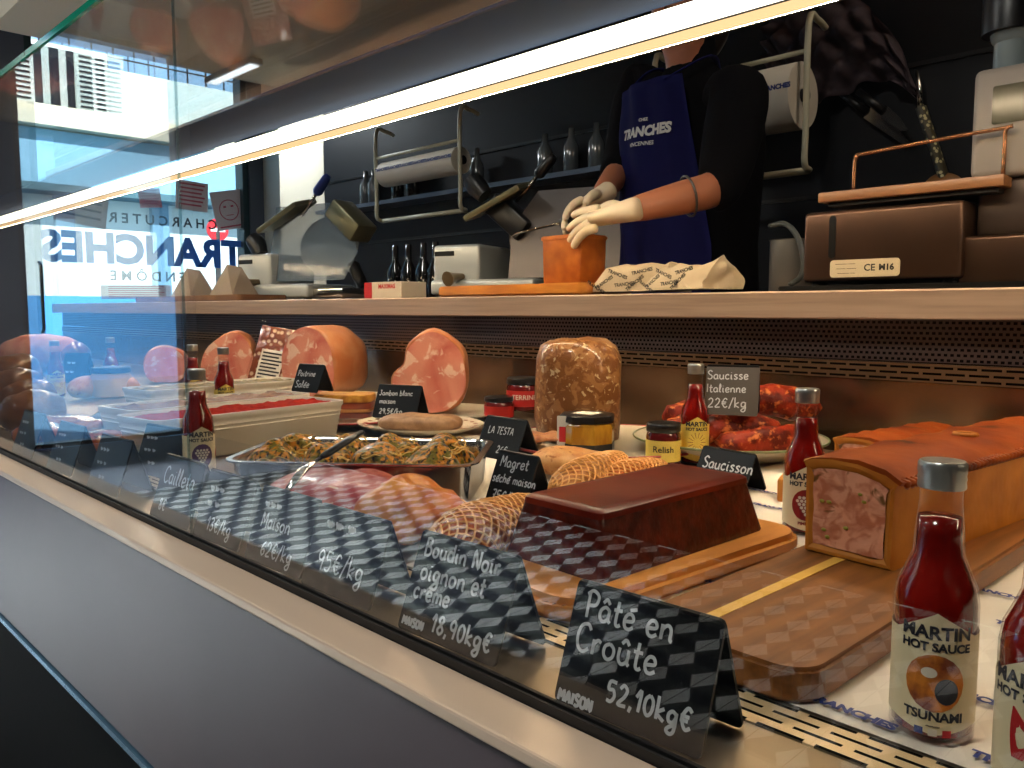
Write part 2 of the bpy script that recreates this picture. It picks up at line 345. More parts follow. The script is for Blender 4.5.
lt = lettering('window_lettering', [('C H A R C U T E R I E', .10, 0, 0, .002, 0)], M['blackink'], None, fn=winmap(l2.y - .1, l2.z)); tag(lt, 'small dark spaced lettering on the window, above the large blue name', 'lettering')
l2 = at(155, 277, X=XW)
lt = lettering('window_lettering', [('V E N D Ô M E', .10, 0, 0, .002, 0)], M['blackink'], None, fn=winmap(l2.y, l2.z)); tag(lt, 'small dark spaced lettering on the window, below the large blue name', 'lettering')
def poster(px, py, w_, h_, tilt, base, label, art):
    p = at(px, py, X=XL - .07); b = B(); box(b, (-.001, -w_ / 2, -h_ / 2), (.001, w_ / 2, h_ / 2))
    o = obj('poster', b, base); o.location = p; o.rotation_euler = (R(tilt), 0, 0); tag(o, label, 'poster', 'papers stuck on the shop window')
    b = B()
    if art == 'text':
        for i in range(6): box(b, (.0012, -w_ * .4, h_ * (.36 - .14 * i)), (.0018, w_ * (.4 - .05 * (i % 3)), h_ * (.42 - .14 * i)))
    elif art == 'face':
        for k in range(28):
            a0 = 2 * math.pi * k / 28; tube(b, [(.0015, w_ * .3 * math.cos(a0), w_ * .3 * math.sin(a0)), (.0015, w_ * .3 * math.cos(a0 + .24), w_ * .3 * math.sin(a0 + .24))], .004, 4)
        for s in (-1, 1): box(b, (.0012, s * w_ * .12 - .012, .02), (.002, s * w_ * .12 + .012, .035))
        box(b, (.0012, -w_ * .12, -h_ * .14), (.002, w_ * .12, -h_ * .12)); box(b, (.0012, -w_ * .4, -h_ * .44), (.002, w_ * .4, -h_ * .4))
    else:
        for i in range(4): box(b, (.0012, -w_ * .38, h_ * (.3 - .2 * i)), (.0018, w_ * .38, h_ * (.36 - .2 * i)))
    obj('print', b, M['pinkink'] if art != 'stripe' else M['brownink'], o)
M['pinkink'] = mat('pink_ink', (205, 92, 110), .6); M['brownink'] = mat('brown_ink', (120, 92, 84), .6)
pw = mat('poster_paper', (236, 214, 214), .6); pb = mat('kraft_poster', (190, 160, 146), .6); pr = mat('pink_poster', (216, 120, 130), .6)
poster(229, 210, .26, .30, 12, pw, 'pale pink poster with a drawn round face, tilted, near the right window edge', 'face')
poster(192, 196, .25, .22, -3, pw, 'white sheet with rows of pink print at the top of the window', 'text')
poster(150, 198, .16, .14, 6, pr, 'small pink printed card on the window above the lettering', 'text')
poster(82, 206, .34, .26, -8, pb, 'brownish striped paper stuck high at the left side of the window', 'stripe')
poster(137, 292, .50, .10, 1, pw, 'wide low paper with a red printed line at the foot of the window', 'text')
# ------------------------------------------------------------------ street
b = B(); box(b, (-26, -14, -.12), (XL - .2, 18, -.07)); obj('street', b, mat('asphalt', (104, 146, 176), .6, col2=(92, 134, 166), scale=3), kind='structure')  # blue of open shade and sky gloss put into the road colour
XS = -13.0
def ref(x, y, X=XS):
    p = at(x, y, X=X); return .71 - p.y, p.z
bl = empty('building', (XS, 0, 0), label='cream building with louvred shutters across the street, mirrored in the counter glass', cat='building')
yc, zc = ref(90, 122); yA, zA = ref(10, 106); yt, zt = ref(60, 66)
b = B(); box(b, (-.6, -14, -.1), (0, 18, zt + .1)); obj('wall', b, mat('cream_render', (206, 212, 206), .8, col2=(198, 204, 196), scale=1), bl)
b = B(); box(b, (0, -14, zc - .18), (.28, 18, zc)); box(b, (0, -14, zc), (.18, 18, zc + .12)); obj('cornice', b, mat('cornice_stone', (226, 212, 184), .8), bl)
b = B(); box(b, (0, -14, zc - 1.0), (.06, 18, zc - .2)); obj('shop_fascia', b, mat('blue_grey_fascia', (130, 176, 200), .6), bl)
b = B(); box(b, (.121, -14, -.1), (.2, 18, 1.15)); obj('shop_base', b, mat('blue_shop_base', (60, 128, 176), .6), bl)
b = B(); box(b, (0, -14, zc - 1.1), (.5, 18, zc - 1.0)); obj('awning_rail', b, mat('teal_rail', (60, 92, 100), .6), bl)
for y in (-9, -7.5, -6.2, -4.7, -3.2, -1.4, .8, 3.2, 5, 7):
    b = B(); box(b, (0, y, -.1), (.12, y + .25, zc - 1.1)); obj('pilaster', b, mat('grey_pilaster', (96, 130, 150), .6), bl)  # bluish tone stands for sky-lit shade on the lower front
dkw = mat('dark_window', (16, 20, 27), .6, spec=.1); shm = mat('white_shutter', (214, 216, 204), .6)
def shutter_window(y, z, shut=True):
    b = B(); box(b, (-.02, y - .42, z - .58), (.03, y + .42, z + .58)); f = obj('window_frame', b, shm, bl)
    b = B()
    for s in (-1, 1): box(b, (.03, y + s * .21 - .16, z - .52), (.04, y + s * .21 + .16, z + .52))
    obj('pane', b, dkw, f)
    if shut:
        for s in (-1, 1):
            b = B(); box(b, (.03, y + s * .60 - .22, z - .58), (.06, y + s * .60 + .22, z + .58))
            for k in range(15): box(b, (.06, y + s * .60 - .17, z - .52 + k * .07), (.075, y + s * .60 + .17, z - .495 + k * .07), mi=1)
            obj('shutter', b, [shm, dkw], bl)
y1, z1 = ref(63, 88)
for k in (-2, -1, 0, 1): shutter_window(y1 - k * 6.8, z1)
b = B()
for k in range(60): box(b, (-.1, -9 + k * .3, zt), (-.08, -8.98 + k * .3, zt + .5))
for z in (.1, .3, .5): box(b, (-.1, -9, zt + z - .02), (-.08, 9, zt + z))
obj('roof_railing', b, M['black'], bl)
# no-entry sign outside
p = at(217, 230, X=-8.6); s = empty('no_entry_sign', (p.x, p.y, 0), label='round red no-entry road sign outside, seen through the window', cat='road sign')
b = B(); tube(b, [(0, 0, -.07), (0, 0, p.z)], .03); obj('pole', b, M['steel_dark'], s)
b = B(); tube(b, [(0, 0, p.z), (.02, 0, p.z)], .12, 28); obj('disc', b, mat('sign_red', (214, 36, 44), .4), s)
b = B(); box(b, (.021, -.08, p.z - .02), (.025, .08, p.z + .02)); obj('bar', b, M['white'], s)
b = B(); box(b, (-4.32, 1.0, 2.2), (XR - .001, 3.3, H - .001)); obj('ceiling_soffit', b, mat('cream_soffit', (238, 226, 200), .8), kind='structure')
# ------------------------------------------------------------------ unseen spotlights added to brighten the tiled floor for its reflection
spot_w = 260
for i, (x, spot_w, spot_a) in enumerate(((-3.9, 2800, 50), (-3.0, 2400, 46), (-2.2, 1300, 34), (-1.2, 40, 34))):
    t = empty('ceiling_spotlight', (x, -.95, H), label=['white ceiling spotlight over the tiled floor, nearest the shop door', 'white ceiling spotlight over the tiled floor, second from the door', 'white ceiling spotlight over the tiled floor, third from the door', 'white ceiling spotlight over the tiled floor, farthest from the door'][i], cat='ceiling light', group='ceiling spotlights over the customer floor')
    b = B(); lathe(b, [(.045, 0), (.045, -.12), (.04, -.125), (.036, -.11)], 20, cap=False); obj('housing', b, M['white'], t, 'auto')
    b = B(); lathe(b, [(.0, -.112), (.036, -.11)], 20, cap=False); obj('lens', b, emis('spot_lens', (1, 1, 1), 4), t)
    L_ = bpy.data.lights.new('spot', 'SPOT'); L_.energy = spot_w; L_.spot_size = R(spot_a); L_.spot_blend = .35; L_.color = (.86, .95, 1); L_.shadow_soft_size = .035
    o = bpy.data.objects.new('spot_bulb', L_); COL.objects.link(o); o.parent = t; o.location = (0, 0, -.13)
# square panels are unseen fill lights added to the ceiling; the slim strip is real
for i, (x, y, e, c) in enumerate(((-3.2, -.9, 30, (1, .96, .92)), (-.6, -1.0, 36, (1, .93, .85)), (-4.15, 2.05, 16, (.9, .95, 1)), (-.4, 2.05, 1.5, (1, .8, .62)))):
    t = empty('ceiling_light_panel', (x, y, H if y < 1 else 2.2), label=['square ceiling light panel above the customers near the door', 'square ceiling light panel above the customers away from the door', 'slim strip light under the low ceiling above the slicers', 'square warm ceiling light panel over the weighing scale'][i], cat='ceiling light', group='ceiling light panels')
    hy = .035 if i == 2 else .16
    b = B(); box(b, (-.26, -hy, -.03), (.26, hy, 0), .004); obj('frame', b, M['white'], t)
    b = B(); box(b, (-.24, -hy + .01, -.033), (.24, hy - .01, -.0302)); obj('diffuser', b, emis('panel_diffuser', c, 2), t)
    L_ = bpy.data.lights.new('area', 'AREA'); L_.shape = 'RECTANGLE'; L_.size = .48; L_.size_y = 2 * hy - .02; L_.energy = e; L_.color = c
    o = bpy.data.objects.new('panel_lamp', L_); COL.objects.link(o); o.parent = t; o.location = (0, 0, -.04)
# daylight
wd = bpy.data.worlds.new('sky'); SC.world = wd; wd.use_nodes = True; n = wd.node_tree; bg = n.nodes['Background']
st = n.nodes.new('ShaderNodeTexSky'); st.sky_type = 'HOSEK_WILKIE'; st.turbidity = 2.6; st.ground_albedo = .4; st.sun_direction = (.7, -.35, .6)
n.links.new(st.outputs[0], bg.inputs[0]); bg.inputs[1].default_value = 9
sl = bpy.data.lights.new('sun', 'SUN'); sl.energy = 11; sl.color = (.93, .98, 1); sl.angle = R(.6); so = bpy.data.objects.new('sun', sl); COL.objects.link(so)
so.rotation_euler = Vector((.7, -.35, .6)).to_track_quat('Z', 'Y').to_euler()
for y0, y1, z0, z1 in ((D0, D1, 0, WT), (W0, W1, .45, WT)):
    L_ = bpy.data.lights.new('portal', 'AREA'); L_.shape = 'RECTANGLE'; L_.size = z1 - z0; L_.size_y = y1 - y0; L_.cycles.is_portal = True
    o = bpy.data.objects.new('window_portal', L_); COL.objects.link(o); o.location = (XL - .22, (y0 + y1) / 2, (z0 + z1) / 2); o.rotation_euler = (0, R(-90), 0)
# ------------------------------------------------------------------ the refrigerated display counter
DZ = .705; X0, X1 = -4.9, 1.3
c = empty('display_counter', (0, .9, 0), label='long refrigerated glass-fronted deli display counter with grey front panel', cat='display counter')
def cp(name, m, boxes, bev=0, **k):
    b = B()
    for lo, hi in boxes: box(b, (lo[0], lo[1] - .9, lo[2]), (hi[0], hi[1] - .9, hi[2]), bev)
    o = obj(name, b, m, c, **k); return o
pz = at(80, 694, Y=.315).z
cp('front_panel', M['panel'], [((X0, .315, pz), (X1, .335, .697))], .002)
cp('trim_line', mat('blue_steel_trim', (120, 170, 200), .25, .8), [((X0, .311, pz - .008), (X1, .335, pz - .001))])
cp('plinth', mat('matt_black_plinth', (6, 6, 7), .9, spec=.1), [((X0, .36, .0), (X1, .38, pz - .01)), ((X0, .38, 0), (X1, 1.5, .1))])
cp('ledge', M['ledge'], [((X0, .311, .697), (X1, .350, .7065))], .002)
cp('gasket', M['rubber'], [((X0, .3505, .70), (X1, .3525, .712)), ((X0, .3605, .70), (X1, .3635, .709))])
cp('deck', M['deck'], [((X0, .364, .69), (X1, .4295, DZ)), ((X0, .4635, .69), (X1, 1.5, DZ))])
cp('vent_strip', slotmat('slotted_steel_strip', (214, 182, 132), (12, 9, 7), .034, .0085, .0024, .5, .35), [((X0, .43, .69), (X1, .463, DZ + .001))], label=None) if False else None
b = B(); box(b, (X0, -.0165, -.015), (X1, .0165, .001)); o = obj('vent_strip', b, slotmat('slotted_steel_strip', (236, 206, 156), (10, 8, 6), .036, .0100, .0036, .3, .4), c); o.location = (0, .4465 - .9, DZ)
b = B(); box(b, (X0, 0, 0), (X1, .008, .068)); o = obj('mesh_panel', b, slotmat('pierced_steel', (98, 82, 76), (14, 11, 11), .0095, .0085, .0022, .6, .4, 'xz'), c); o.location = (0, .50, .866)
b = B(); box(b, (X0, 0, 0), (X1, .008, .030)); o = obj('slot_panel', b, slotmat('slotted_steel_back', (122, 96, 72), (8, 6, 5), .034, .0095, .003, .8, .3, 'xz'), c); o.location = (0, .495, .834)
cp('back_panel', mat('warm_reflecting_steel', (150, 122, 96), .22, .95, col2=(120, 96, 76), scale=4), [((X0, 1.398, .70), (X1, 1.406, .833))])
for a0, a1, nm in ((-.841, X1, 0), (-2.45, -.843, 1), (X0, -2.454, 2)):
    cp('front_glass_pane', M['glass'], [((a0, .3540, .70), (a1, .3560, 1.308))])
for xs in (-.842, -2.452): cp('glass_seam', glass('seam_silicone', (.7, .8, .82), 1.6, .2), [((xs - .0012, .3539, .712), (xs + .0012, .3561, 1.308))])
cp('top_glass', M['glass'], [((X0, .357, 1.309), (X1, .70, 1.316))])
cp('glass_edge', M['glassedge'], [((X0, .352, 1.3085), (X1, .3568, 1.3170))])
cp('hood_panel', M['hood'], [((X0, .880, 1.404), (X1, 1.062, 1.410))], .002)
lb = cp('light_bar', M['steel_dark'], [((X0, 1.062, 1.3525), (X1, 1.090, 1.402))], .002)
b = B(); box(b, (X0 + .02, 1.0605 - .9, 1.3645), (X1 - .02, 1.0618 - .9, 1.3995)); obj('diffuser', b, emis('led_white', (1, .90, .72), 4), lb)
b = B(); box(b, (X0 + .02, 1.0605 - .9, 1.3455), (X1 - .02, 1.0618 - .9, 1.361)); obj('lower_diffuser', b, emis('led_warm', (1, .62, .30), 1.2), lb)
b = B(); box(b, (X0 + .02, 1.0622 - .9, 1.3512), (X1 - .02, 1.0786 - .9, 1.3520)); obj('bottom_diffuser', b, emis('led_down', (1, .74, .46), 98), lb)
for x in (-4.88, 1.26):
    cp('support_post', M['steel_dark'], [((x, 1.07, DZ), (x + .02, 1.09, 1.34))]); cp('support_post', M['steel_dark'], [((x, .37, DZ), (x + .012, .385, 1.308))])
b = B(); box(b, (X0, 1.35, .935), (X1, 1.66, .983), .003); box(b, (X0, 1.6, .935), (-1.62, 2.02, .983), .003)
o = obj('worktop', b, M['slab'], smooth=False); tag(o, 'long beige steel worktop running behind the display, above the hams', 'worktop')
cp('rear_carcass', M['walldark'], [((X0, 1.51, 0), (X1, 1.6, .934))])
# ------------------------------------------------------------------ sauce bottles
M['sauce'] = mat('red_sauce', (150, 20, 10), .12, col2=(112, 12, 8), scale=30, coat=.6)
M['cap'] = mat('aluminium_cap', (176, 176, 172), .3, .85)
M['label'] = mat('cream_label', (232, 216, 176), .45)
M['labely'] = mat('yellow_label', (236, 206, 96), .45)
M['darkink'] = mat('navy_ink', (24, 26, 40), .5)
M['redlab'] = mat('dark_red_print', (130, 20, 30), .5); M['orangelab'] = mat('orange_print', (214, 128, 40), .5, col2=(120, 50, 20), scale=70, lo=.4, hi=.6)
M['purple'] = mat('purple_print', (84, 52, 96), .5)
BR = .0222
def disc_on(fn, cx, cy, rx, ry, n=20):
    b = B(); c0 = b.verts.new(fn(cx, cy)); rr = []
    rings = []
    for q in (.33, .66, 1):
        rings.append([b.verts.new(fn(cx + rx * q * math.cos(2 * math.pi * k / n), cy + ry * q * math.sin(2 * math.pi * k / n))) for k in range(n)])
    for k in range(n):
        b.faces.new((c0, rings[0][k], rings[0][(k + 1) % n]))
        for a, bb in zip(rings, rings[1:]): b.faces.new((a[k], bb[k], bb[(k + 1) % n], a[(k + 1) % n]))
    KEEP.add(id(b)); return b
def bottle(loc, face, kind, label):
    """face: direction (degrees) the middle of the label looks at"""
    t = empty('sauce_bottle', loc, 0, label, 'bottle', 'hot sauce bottles in the display')
    prof = [(.0, 0), (.019, 0), (BR, .003), (BR, .078), (.0208, .088), (.0165, .098), (.0135, .106), (.0128, .118), (.0112, .136), (.0115, .147)]
    b = lathe(B(), prof, 40, cap=False); obj('glass_body', b, M['jar'], t, True)
    prof = [(.0, .003), (.0178, .003), (BR - .0009, .006), (BR - .0009, .0775), (.0198, .0875), (.0155, .0975), (.0125, .1055), (.0118, .1175), (.0113, .127), (0, .1275)]
    b = lathe(B(), prof, 40, cap=False); obj('sauce', b, M['sauce'], t, True)
    b = lathe(B(), [(0, .1435), (.0124, .1435), (.0128, .1445), (.0124, .1475), (.0128, .149), (.0124, .151), (.0128, .153), (.0128, .1575), (.0118, .159), (0, .159)], 32, cap=False); obj('cap', b, M['cap'], t, 'auto')
    fa = R(face)
    def on(x, y, e=.0006): a = fa - (-x) / BR; return Vector(((BR + e) * math.cos(a), (BR + e) * math.sin(a), y))
    b = B(); n = 36; rows = []
    for k in range(n + 1):
        u = -1 + 2 * k / n; x = u * BR * 2.3; top = .064 + .013 * max(0, 1 - abs(u) * 2.3) - .0; bot = .012 - .005 * max(0, 1 - abs(u) * 2.3)
        rows.append([b.verts.new(on(x, bot + (top - bot) * q / 4, .0003)) for q in range(5)])
    for a, c2 in zip(rows, rows[1:]):
        for q in range(4): b.faces.new((a[q], c2[q], c2[q + 1], a[q + 1]))
    KEEP.add(id(b)); lb_ = obj('label', b, M['labely'] if kind == 'yellow' else M['label'], t, True)
    rows = [('MARTIN', .0100, 0, .0655, .00035, 0), ('HOT SAUCE', .0066, 0, .0575, .0003, 0)]
    if kind == 'bowl': rows += [('TSUNAMI', .0072, 0, .0178, .0003, 0), ('~~~', .004, 0, .0125, .0001, 0)]
    lettering('lettering', rows, M['darkink'], lb_, fn=lambda x, y: on(x, y, .0007))
    cy = .037
    if kind == 'bowl':
        obj('picture', disc_on(lambda x, y: on(x, y, .0006), 0, cy, .0150, .0165), M['orangelab'], lb_)
        obj('picture_bowl', disc_on(lambda x, y: on(x, y, .0008), .006, cy - .004, .006, .0075), M['darkink'], lb_)
        obj('picture_rice', disc_on(lambda x, y: on(x, y, .0009), -.003, cy + .006, .004, .003), M['paper'], lb_)
        for q, m_ in ((-.007, M['ink']), (0, M['paper']), (.007, M['red'])):
            b = B(); vs = [b.verts.new(on(q + sx * .0022, .0088 + sy * .002, .0007)) for sx, sy in ((-1, -1), (1, -1), (1, 1), (-1, 1))]; b.faces.new(vs); obj('flag_band', b, m_, lb_)
    elif kind == 'pepper':
        for px_, a0 in ((-.006, 14), (.008, -30)):
            b = B(); pts = [(px_ + .003 * math.sin(k / 3) + k * .0007 * math.sin(R(a0)), .052 - k * .0032) for k in range(9)]; prev = None
            for k, (x, y) in enumerate(pts):
                wv = .0046 * math.sin(math.pi * (1 - k / 9.5)) + .0004; cur = (b.verts.new(on(x - wv, y, .0007)), b.verts.new(on(x + wv, y, .0007)))
                if prev: b.faces.new((prev[0], prev[1], cur[1], cur[0]))
                prev = cur
            KEEP.add(id(b)); obj('picture_pepper', b, M['red'], lb_)
    elif kind in ('grape', 'purple'):
        obj('picture', disc_on(lambda x, y: on(x, y, .0006), 0, cy - .002, .0145, .017), M['redlab'] if kind == 'grape' else M['purple'], lb_)
        b = B()
        for r_, row in enumerate((4, 5, 4, 3, 2, 1)):
            for q in range(row): join(b, disc_on(lambda x, y: on(x, y, .0009), (q - (row - 1) / 2) * .0042, cy + .006 - r_ * .0036, .0018, .0018, 10))
        KEEP.add(id(b)); obj('picture_grapes', b, M['paper'], lb_)
        lettering('lettering', [('PIMENT', .0045, 0, .0148, .0002, 0)], M['redlab'], lb_, fn=lambda x, y: on(x, y, .0007))
        if kind == 'purple':
            b = B(); join(b, disc_on(lambda x, y: on(x, y, .0006), .029, .036, .006, .007)); KEEP.add(id(b)); obj('red_stamp', b, M['red'], lb_)
    else:
        b = B()
        for k in range(14):
            a0 = 2 * math.pi * k / 14; q = .5
            vs = [b.verts.new(on(.012 * math.cos(a0 + e) * s_, cy + .013 * math.sin(a0 + e) * s_, .0007)) for e, s_ in ((-.05, .5), (.05, .5), (.03, 1.2), (-.03, 1.2))]; b.faces.new(vs)
        KEEP.add(id(b)); obj('sun_rays', b, M['redlab'], lb_)
    return t
def face_to_cam(p, off=0): return math.degrees(math.atan2(-p[1], -p[0])) + off
for px, py, zz, kind, off, label in (
        (930, 731, .706, 'bowl', 3, 'nearest whole hot sauce bottle, cream label with an orange bowl picture, right foreground'),
        (1041, 800, .706, 'pepper', -20, 'hot sauce bottle cut by the right edge, label with red chilli peppers'),
        (803, 533, .706, 'grape', 5, 'hot sauce bottle with a dark red grape label, beside the cut pâté loaf'),
        (694, 464, .706, 'yellow', 10, 'hot sauce bottle with a yellow sunburst label, in front of the red sausages'),
        (200, 478, .706, 'purple', 12, 'hot sauce bottle with a purple disc on its label, in front of the white crocks')):
    p = at(px, py, Z=zz - .001); bottle(p, face_to_cam(p, off), kind, label)
for px, py, label in ((192, 345, 'hot sauce bottle standing just left of another behind the white crocks'), (223, 348, 'hot sauce bottle standing between the crocks and the vacuum pack'),
                      (110, 338, 'hot sauce bottle at the far left beside the blue-lidded jar'), (54, 341, 'farthest hot sauce bottle at the left end of the display')):
    p = at(px, py, Z=DZ + .159); p.z = DZ; bottle(p, face_to_cam(p, 10), 'yellow', label)
# ------------------------------------------------------------------ folded slate price cards
def card(px, py, rz, w_, h_, rows, label, d_=.05, loc=None, g=True, pen=.0013, m=None, m2=None, lean=None):
    p = loc if loc is not None else at(px, py, Z=DZ + .0005)
    t = empty('price_card', p, R(rz), label, 'price card', 'folded chalk price cards'); th = .0022
    an = math.atan2(d_ / 2, h_); L_ = math.hypot(d_ / 2, h_)
    Mf = Matrix.Rotation(R(90) - an, 4, 'X')      # x, y on the card -> leaning plane
    b = prism(B(), rrect(w_, L_, .004, 3, w_ / 2, L_ / 2), -th, 0); bmesh.ops.transform(b, matrix=Mf, verts=b.verts); obj('front_panel', b, m or M['card'], t)
    b = prism(B(), rrect(w_, L_, .004, 3, w_ / 2, L_ / 2), -th, 0); bmesh.ops.transform(b, matrix=Matrix.Translation((0, d_, 0)) @ Matrix.Scale(-1, 4, (0, 1, 0)) @ Mf, verts=b.verts); obj('back_panel', b, m2 or M['card'], t)
    b = chalk([(s, x * w_, y * L_, u * L_) for s, x, y, u in rows], pen); bmesh.ops.translate(b, vec=(0, 0, .0005), verts=b.verts); bmesh.ops.transform(b, matrix=Mf, verts=b.verts)
    KEEP.add(id(b)); o = obj('handwriting', b, M['chalk'], t); return t
card(0, 0, 2, .104, .072, [('Pâté en', .09, .71, .0235), ('Croûte', .07, .44, .0245), ('52,10kg€', .36, .15, .0185), ('MAISON', .03, .015, .0095)], 'black price card with chalk handwriting "Pâté en Croûte", nearest card', .05, loc=Vector((-.334, .366, DZ)), pen=.0021)
card(0, 0, 2, .105, .072, [('Boudin Noir', .08, .76, .0185), ('oignon et', .10, .53, .0200), ('crème', .08, .34, .0185), ('18,90kg€', .34, .09, .0195), ('MAISON', .04, .06, .0085)], 'black price card chalked "Boudin Noir oignon et crème", left of the Pâté card', .055, loc=Vector((-.497, .366, DZ)), pen=.0021)
for i, (x, rows, lab) in enumerate(((-.640, [('~~ ~', .15, .72, .018), ('95€/kg', .16, .24, .027)], 'black price card ending "95€/kg", next left of the Boudin card'),
        (-.748, [('~~~', .12, .72, .014), ('Maison', .14, .46, .021), ('62€/kg', .26, .12, .022)], 'black price card with a line "Maison", two left of the Boudin card'),
        (-.868, [('~~~', .12, .68, .014), ('~ ~', .14, .46, .016), ('13€/kg', .26, .14, .022)], 'black price card reading "13€/kg", just right of the Cailleta card'))):
    card(0, 0, 2, .100, .070, rows, lab, .05, loc=Vector((x, .366, DZ)), pen=.0018)
card(0, 0, 1, .105, .072, [('Cailleta', .10, .55, .028), ('8€', .18, .14, .02)], 'blue-black price card with chalk word "Cailleta", before the white crocks', .05, loc=Vector((-.988, .366, DZ)), pen=.0022)
for x, y, lab, rz_ in ((-1.213, .366, 'price card with three chalk lines standing left of the Cailleta card', 2), (-1.40, .366, 'price card lower left, second left of the Cailleta card', 2), (-1.60, .366, 'price card at the far left edge of the case front', 2), (-1.27, .45, 'dark price card in the second row, seen behind the two left front cards', 8)):
    card(0, 0, rz_, .105, .072, [('~~~', .1, .68, .014), ('~~ ~', .12, .44, .013), ('~~', .3, .2, .014)], lab, .05, loc=Vector((x, y, DZ)))
p = at(297, 398, Z=.80); card(0, 0, 12, .078, .058, [('Poitrine', .08, .55, .022), ('Salée', .10, .15, .026)], 'price card chalked "Poitrine Salée", on the crock end before the big ham', .05, loc=at(291, 391, Z=.7775), pen=.0022)
card(374, 417, 22, .105, .068, [('Jambon blanc', .06, .66, .0165), ('maison', .1, .42, .016), ('29,5€/kg', .14, .12, .018)], 'price card chalked "Jambon blanc maison", leaning before the middle ham', .06, loc=at(372, 417, Z=.725), pen=.0018)
card(472, 450, -2, .100, .066, [('LA TESTA', .16, .58, .018), ('26€', .5, .15, .02)], 'price card chalked "LA TESTA", behind the Magret card', .06, loc=at(474, 456, Z=DZ), pen=.0015)
card(484, 504, -2, .072, .066, [('Magret', .12, .70, .0215), ('séché maison', .04, .42, .0170), ('75€/kg', .14, .10, .021)], 'price card chalked "Magret séché maison" beside the steel pan', .055, pen=.0018)
card(693, 492, -8, .090, .052, [('Saucisson', .10, .46, .031), ('~~', .3, .06, .015)], 'price card chalked "Saucisson" behind the dark glazed terrine', .05, loc=at(691, 484, Z=DZ+.001), pen=.0022)
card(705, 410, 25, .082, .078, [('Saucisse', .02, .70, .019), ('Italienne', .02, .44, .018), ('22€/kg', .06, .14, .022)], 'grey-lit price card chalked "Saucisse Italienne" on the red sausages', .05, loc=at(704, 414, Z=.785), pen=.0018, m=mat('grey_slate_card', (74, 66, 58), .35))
# ------------------------------------------------------------------ crocks
M['crock'] = mat('cream_glazed_crock', (244, 236, 222), .3, col2=(236, 226, 208), scale=8, coat=.3)
def crock(loc, rz, w_, l_, h_, fillm, label, fl=.005):
    t = empty('terrine_crock', loc, rz, label, 'crock', 'cream ceramic terrine crocks')
    b = B(); rg = []
    prof = [(.80, 0, 0), (.84, .0, .004), (.93, 0, h_ * .62), (.945, 0, h_ * .64), (.93, 0, h_ * .67), (.95, 0, h_ * .72), (.965, 0, h_ * .74), (.95, 0, h_ * .77), (.97, 0, h_ * .86), (1.0, 0, h_ * .9), (1.0, 0, h_), (.93, 0, h_), (.90, 0, h_ - .01), (.84, 0, h_ * .3), (.82, 0, .008)]
    for s, _, z in prof:
        dd = (1 - s) * w_; rg.append([Vector((x, y, z)) for x, y in rrect(w_ - dd, l_ - dd, .018 * s, 5)])
    loft(b, rg); obj('body', b, M['crock'], t, 'auto')
    b = B(); dd = .085 * w_
    nx, ny = 14, 34; g_ = [[b.verts.new(((i / nx - .5) * (w_ - dd - .012), (j / ny - .5) * (l_ - dd - .012), h_ - fl + .006 * noise.noise(Vector((i * .9, j * .9, loc[0] * 9))) + random.uniform(0, .002))) for j in range(ny + 1)] for i in range(nx + 1)]
    for i in range(nx):
        for j in range(ny): b.faces.new((g_[i][j], g_[i + 1][j], g_[i + 1][j + 1], g_[i][j + 1]))
    obj('filling', b, fillm, t, True); return t
fr = mat('red_pepper_mix', (146, 14, 6), spec=.05, rough=.8, col2=(170, 40, 18), scale=90, col3=(120, 18, 14), scale3=120, bump=.6, bscale=160, coat=0)
fb = mat('brown_meat_mix', (96, 56, 30), spec=.1, rough=.5, col2=(140, 94, 56), scale=110, col3=(84, 44, 26), scale3=150, bump=.6, coat=0)
fg = mat('green_olive_mix', (92, 82, 32), spec=.1, rough=.5, col2=(136, 112, 60), scale=120, col3=(70, 66, 26), scale3=150, bump=.6, coat=0)
crock(Vector((-1.375, .672, DZ)), R(8), .135, .385, .072, fr, 'front cream ceramic crock filled with red pepper mix')
crock(Vector((-1.535, .695, DZ)), R(8), .135, .385, .072, fb, 'middle cream ceramic crock filled with brown meat mix')
crock(Vector((-1.86, .86, DZ)), R(4), .135, .40, .072, fg, 'rear cream ceramic crock filled with green-brown mix')
# ------------------------------------------------------------------ steel pan with stuffed parcels
t = empty('gastro_pan', (-.914, .628, DZ), R(40), 'stainless steel pan of herb-topped stuffed parcels', 'pan')
b = B(); pw_, pl_, ph_ = .318, .205, .056
loft(b, [[Vector((x, y, z)) for x, y in rrect(pw_ + e, pl_ + e, .03 + e / 2, 6)] for e, z in ((-.03, 0), (-.022, .003), (-.012, ph_ - .004), (.0, ph_ - .002), (.006, ph_ - .001), (.006, ph_ + .001), (-.010, ph_ + .001), (-.016, ph_ - .003), (-.026, .005), (-.035, .003))], cap=True)
obj('pan_body', b, M['chrome'], t, 'auto')
M['parcel'] = mat('herb_parcel', (214, 136, 34), spec=.18, rough=.3, col2=(112, 100, 20), scale=120, lo=.42, hi=.56, col3=(44, 32, 10), scale3=170, lo3=.54, hi3=.60, bump=1, bscale=150, coat=.15)
M['film'] = mat('onion_threads', (224, 182, 88), .3, coat=.5)
parcels = [(-.11, .045), (-.115, -.04), (-.04, .05), (-.045, -.035), (.03, .05), (.025, -.04), (.10, .045), (.095, -.04)]
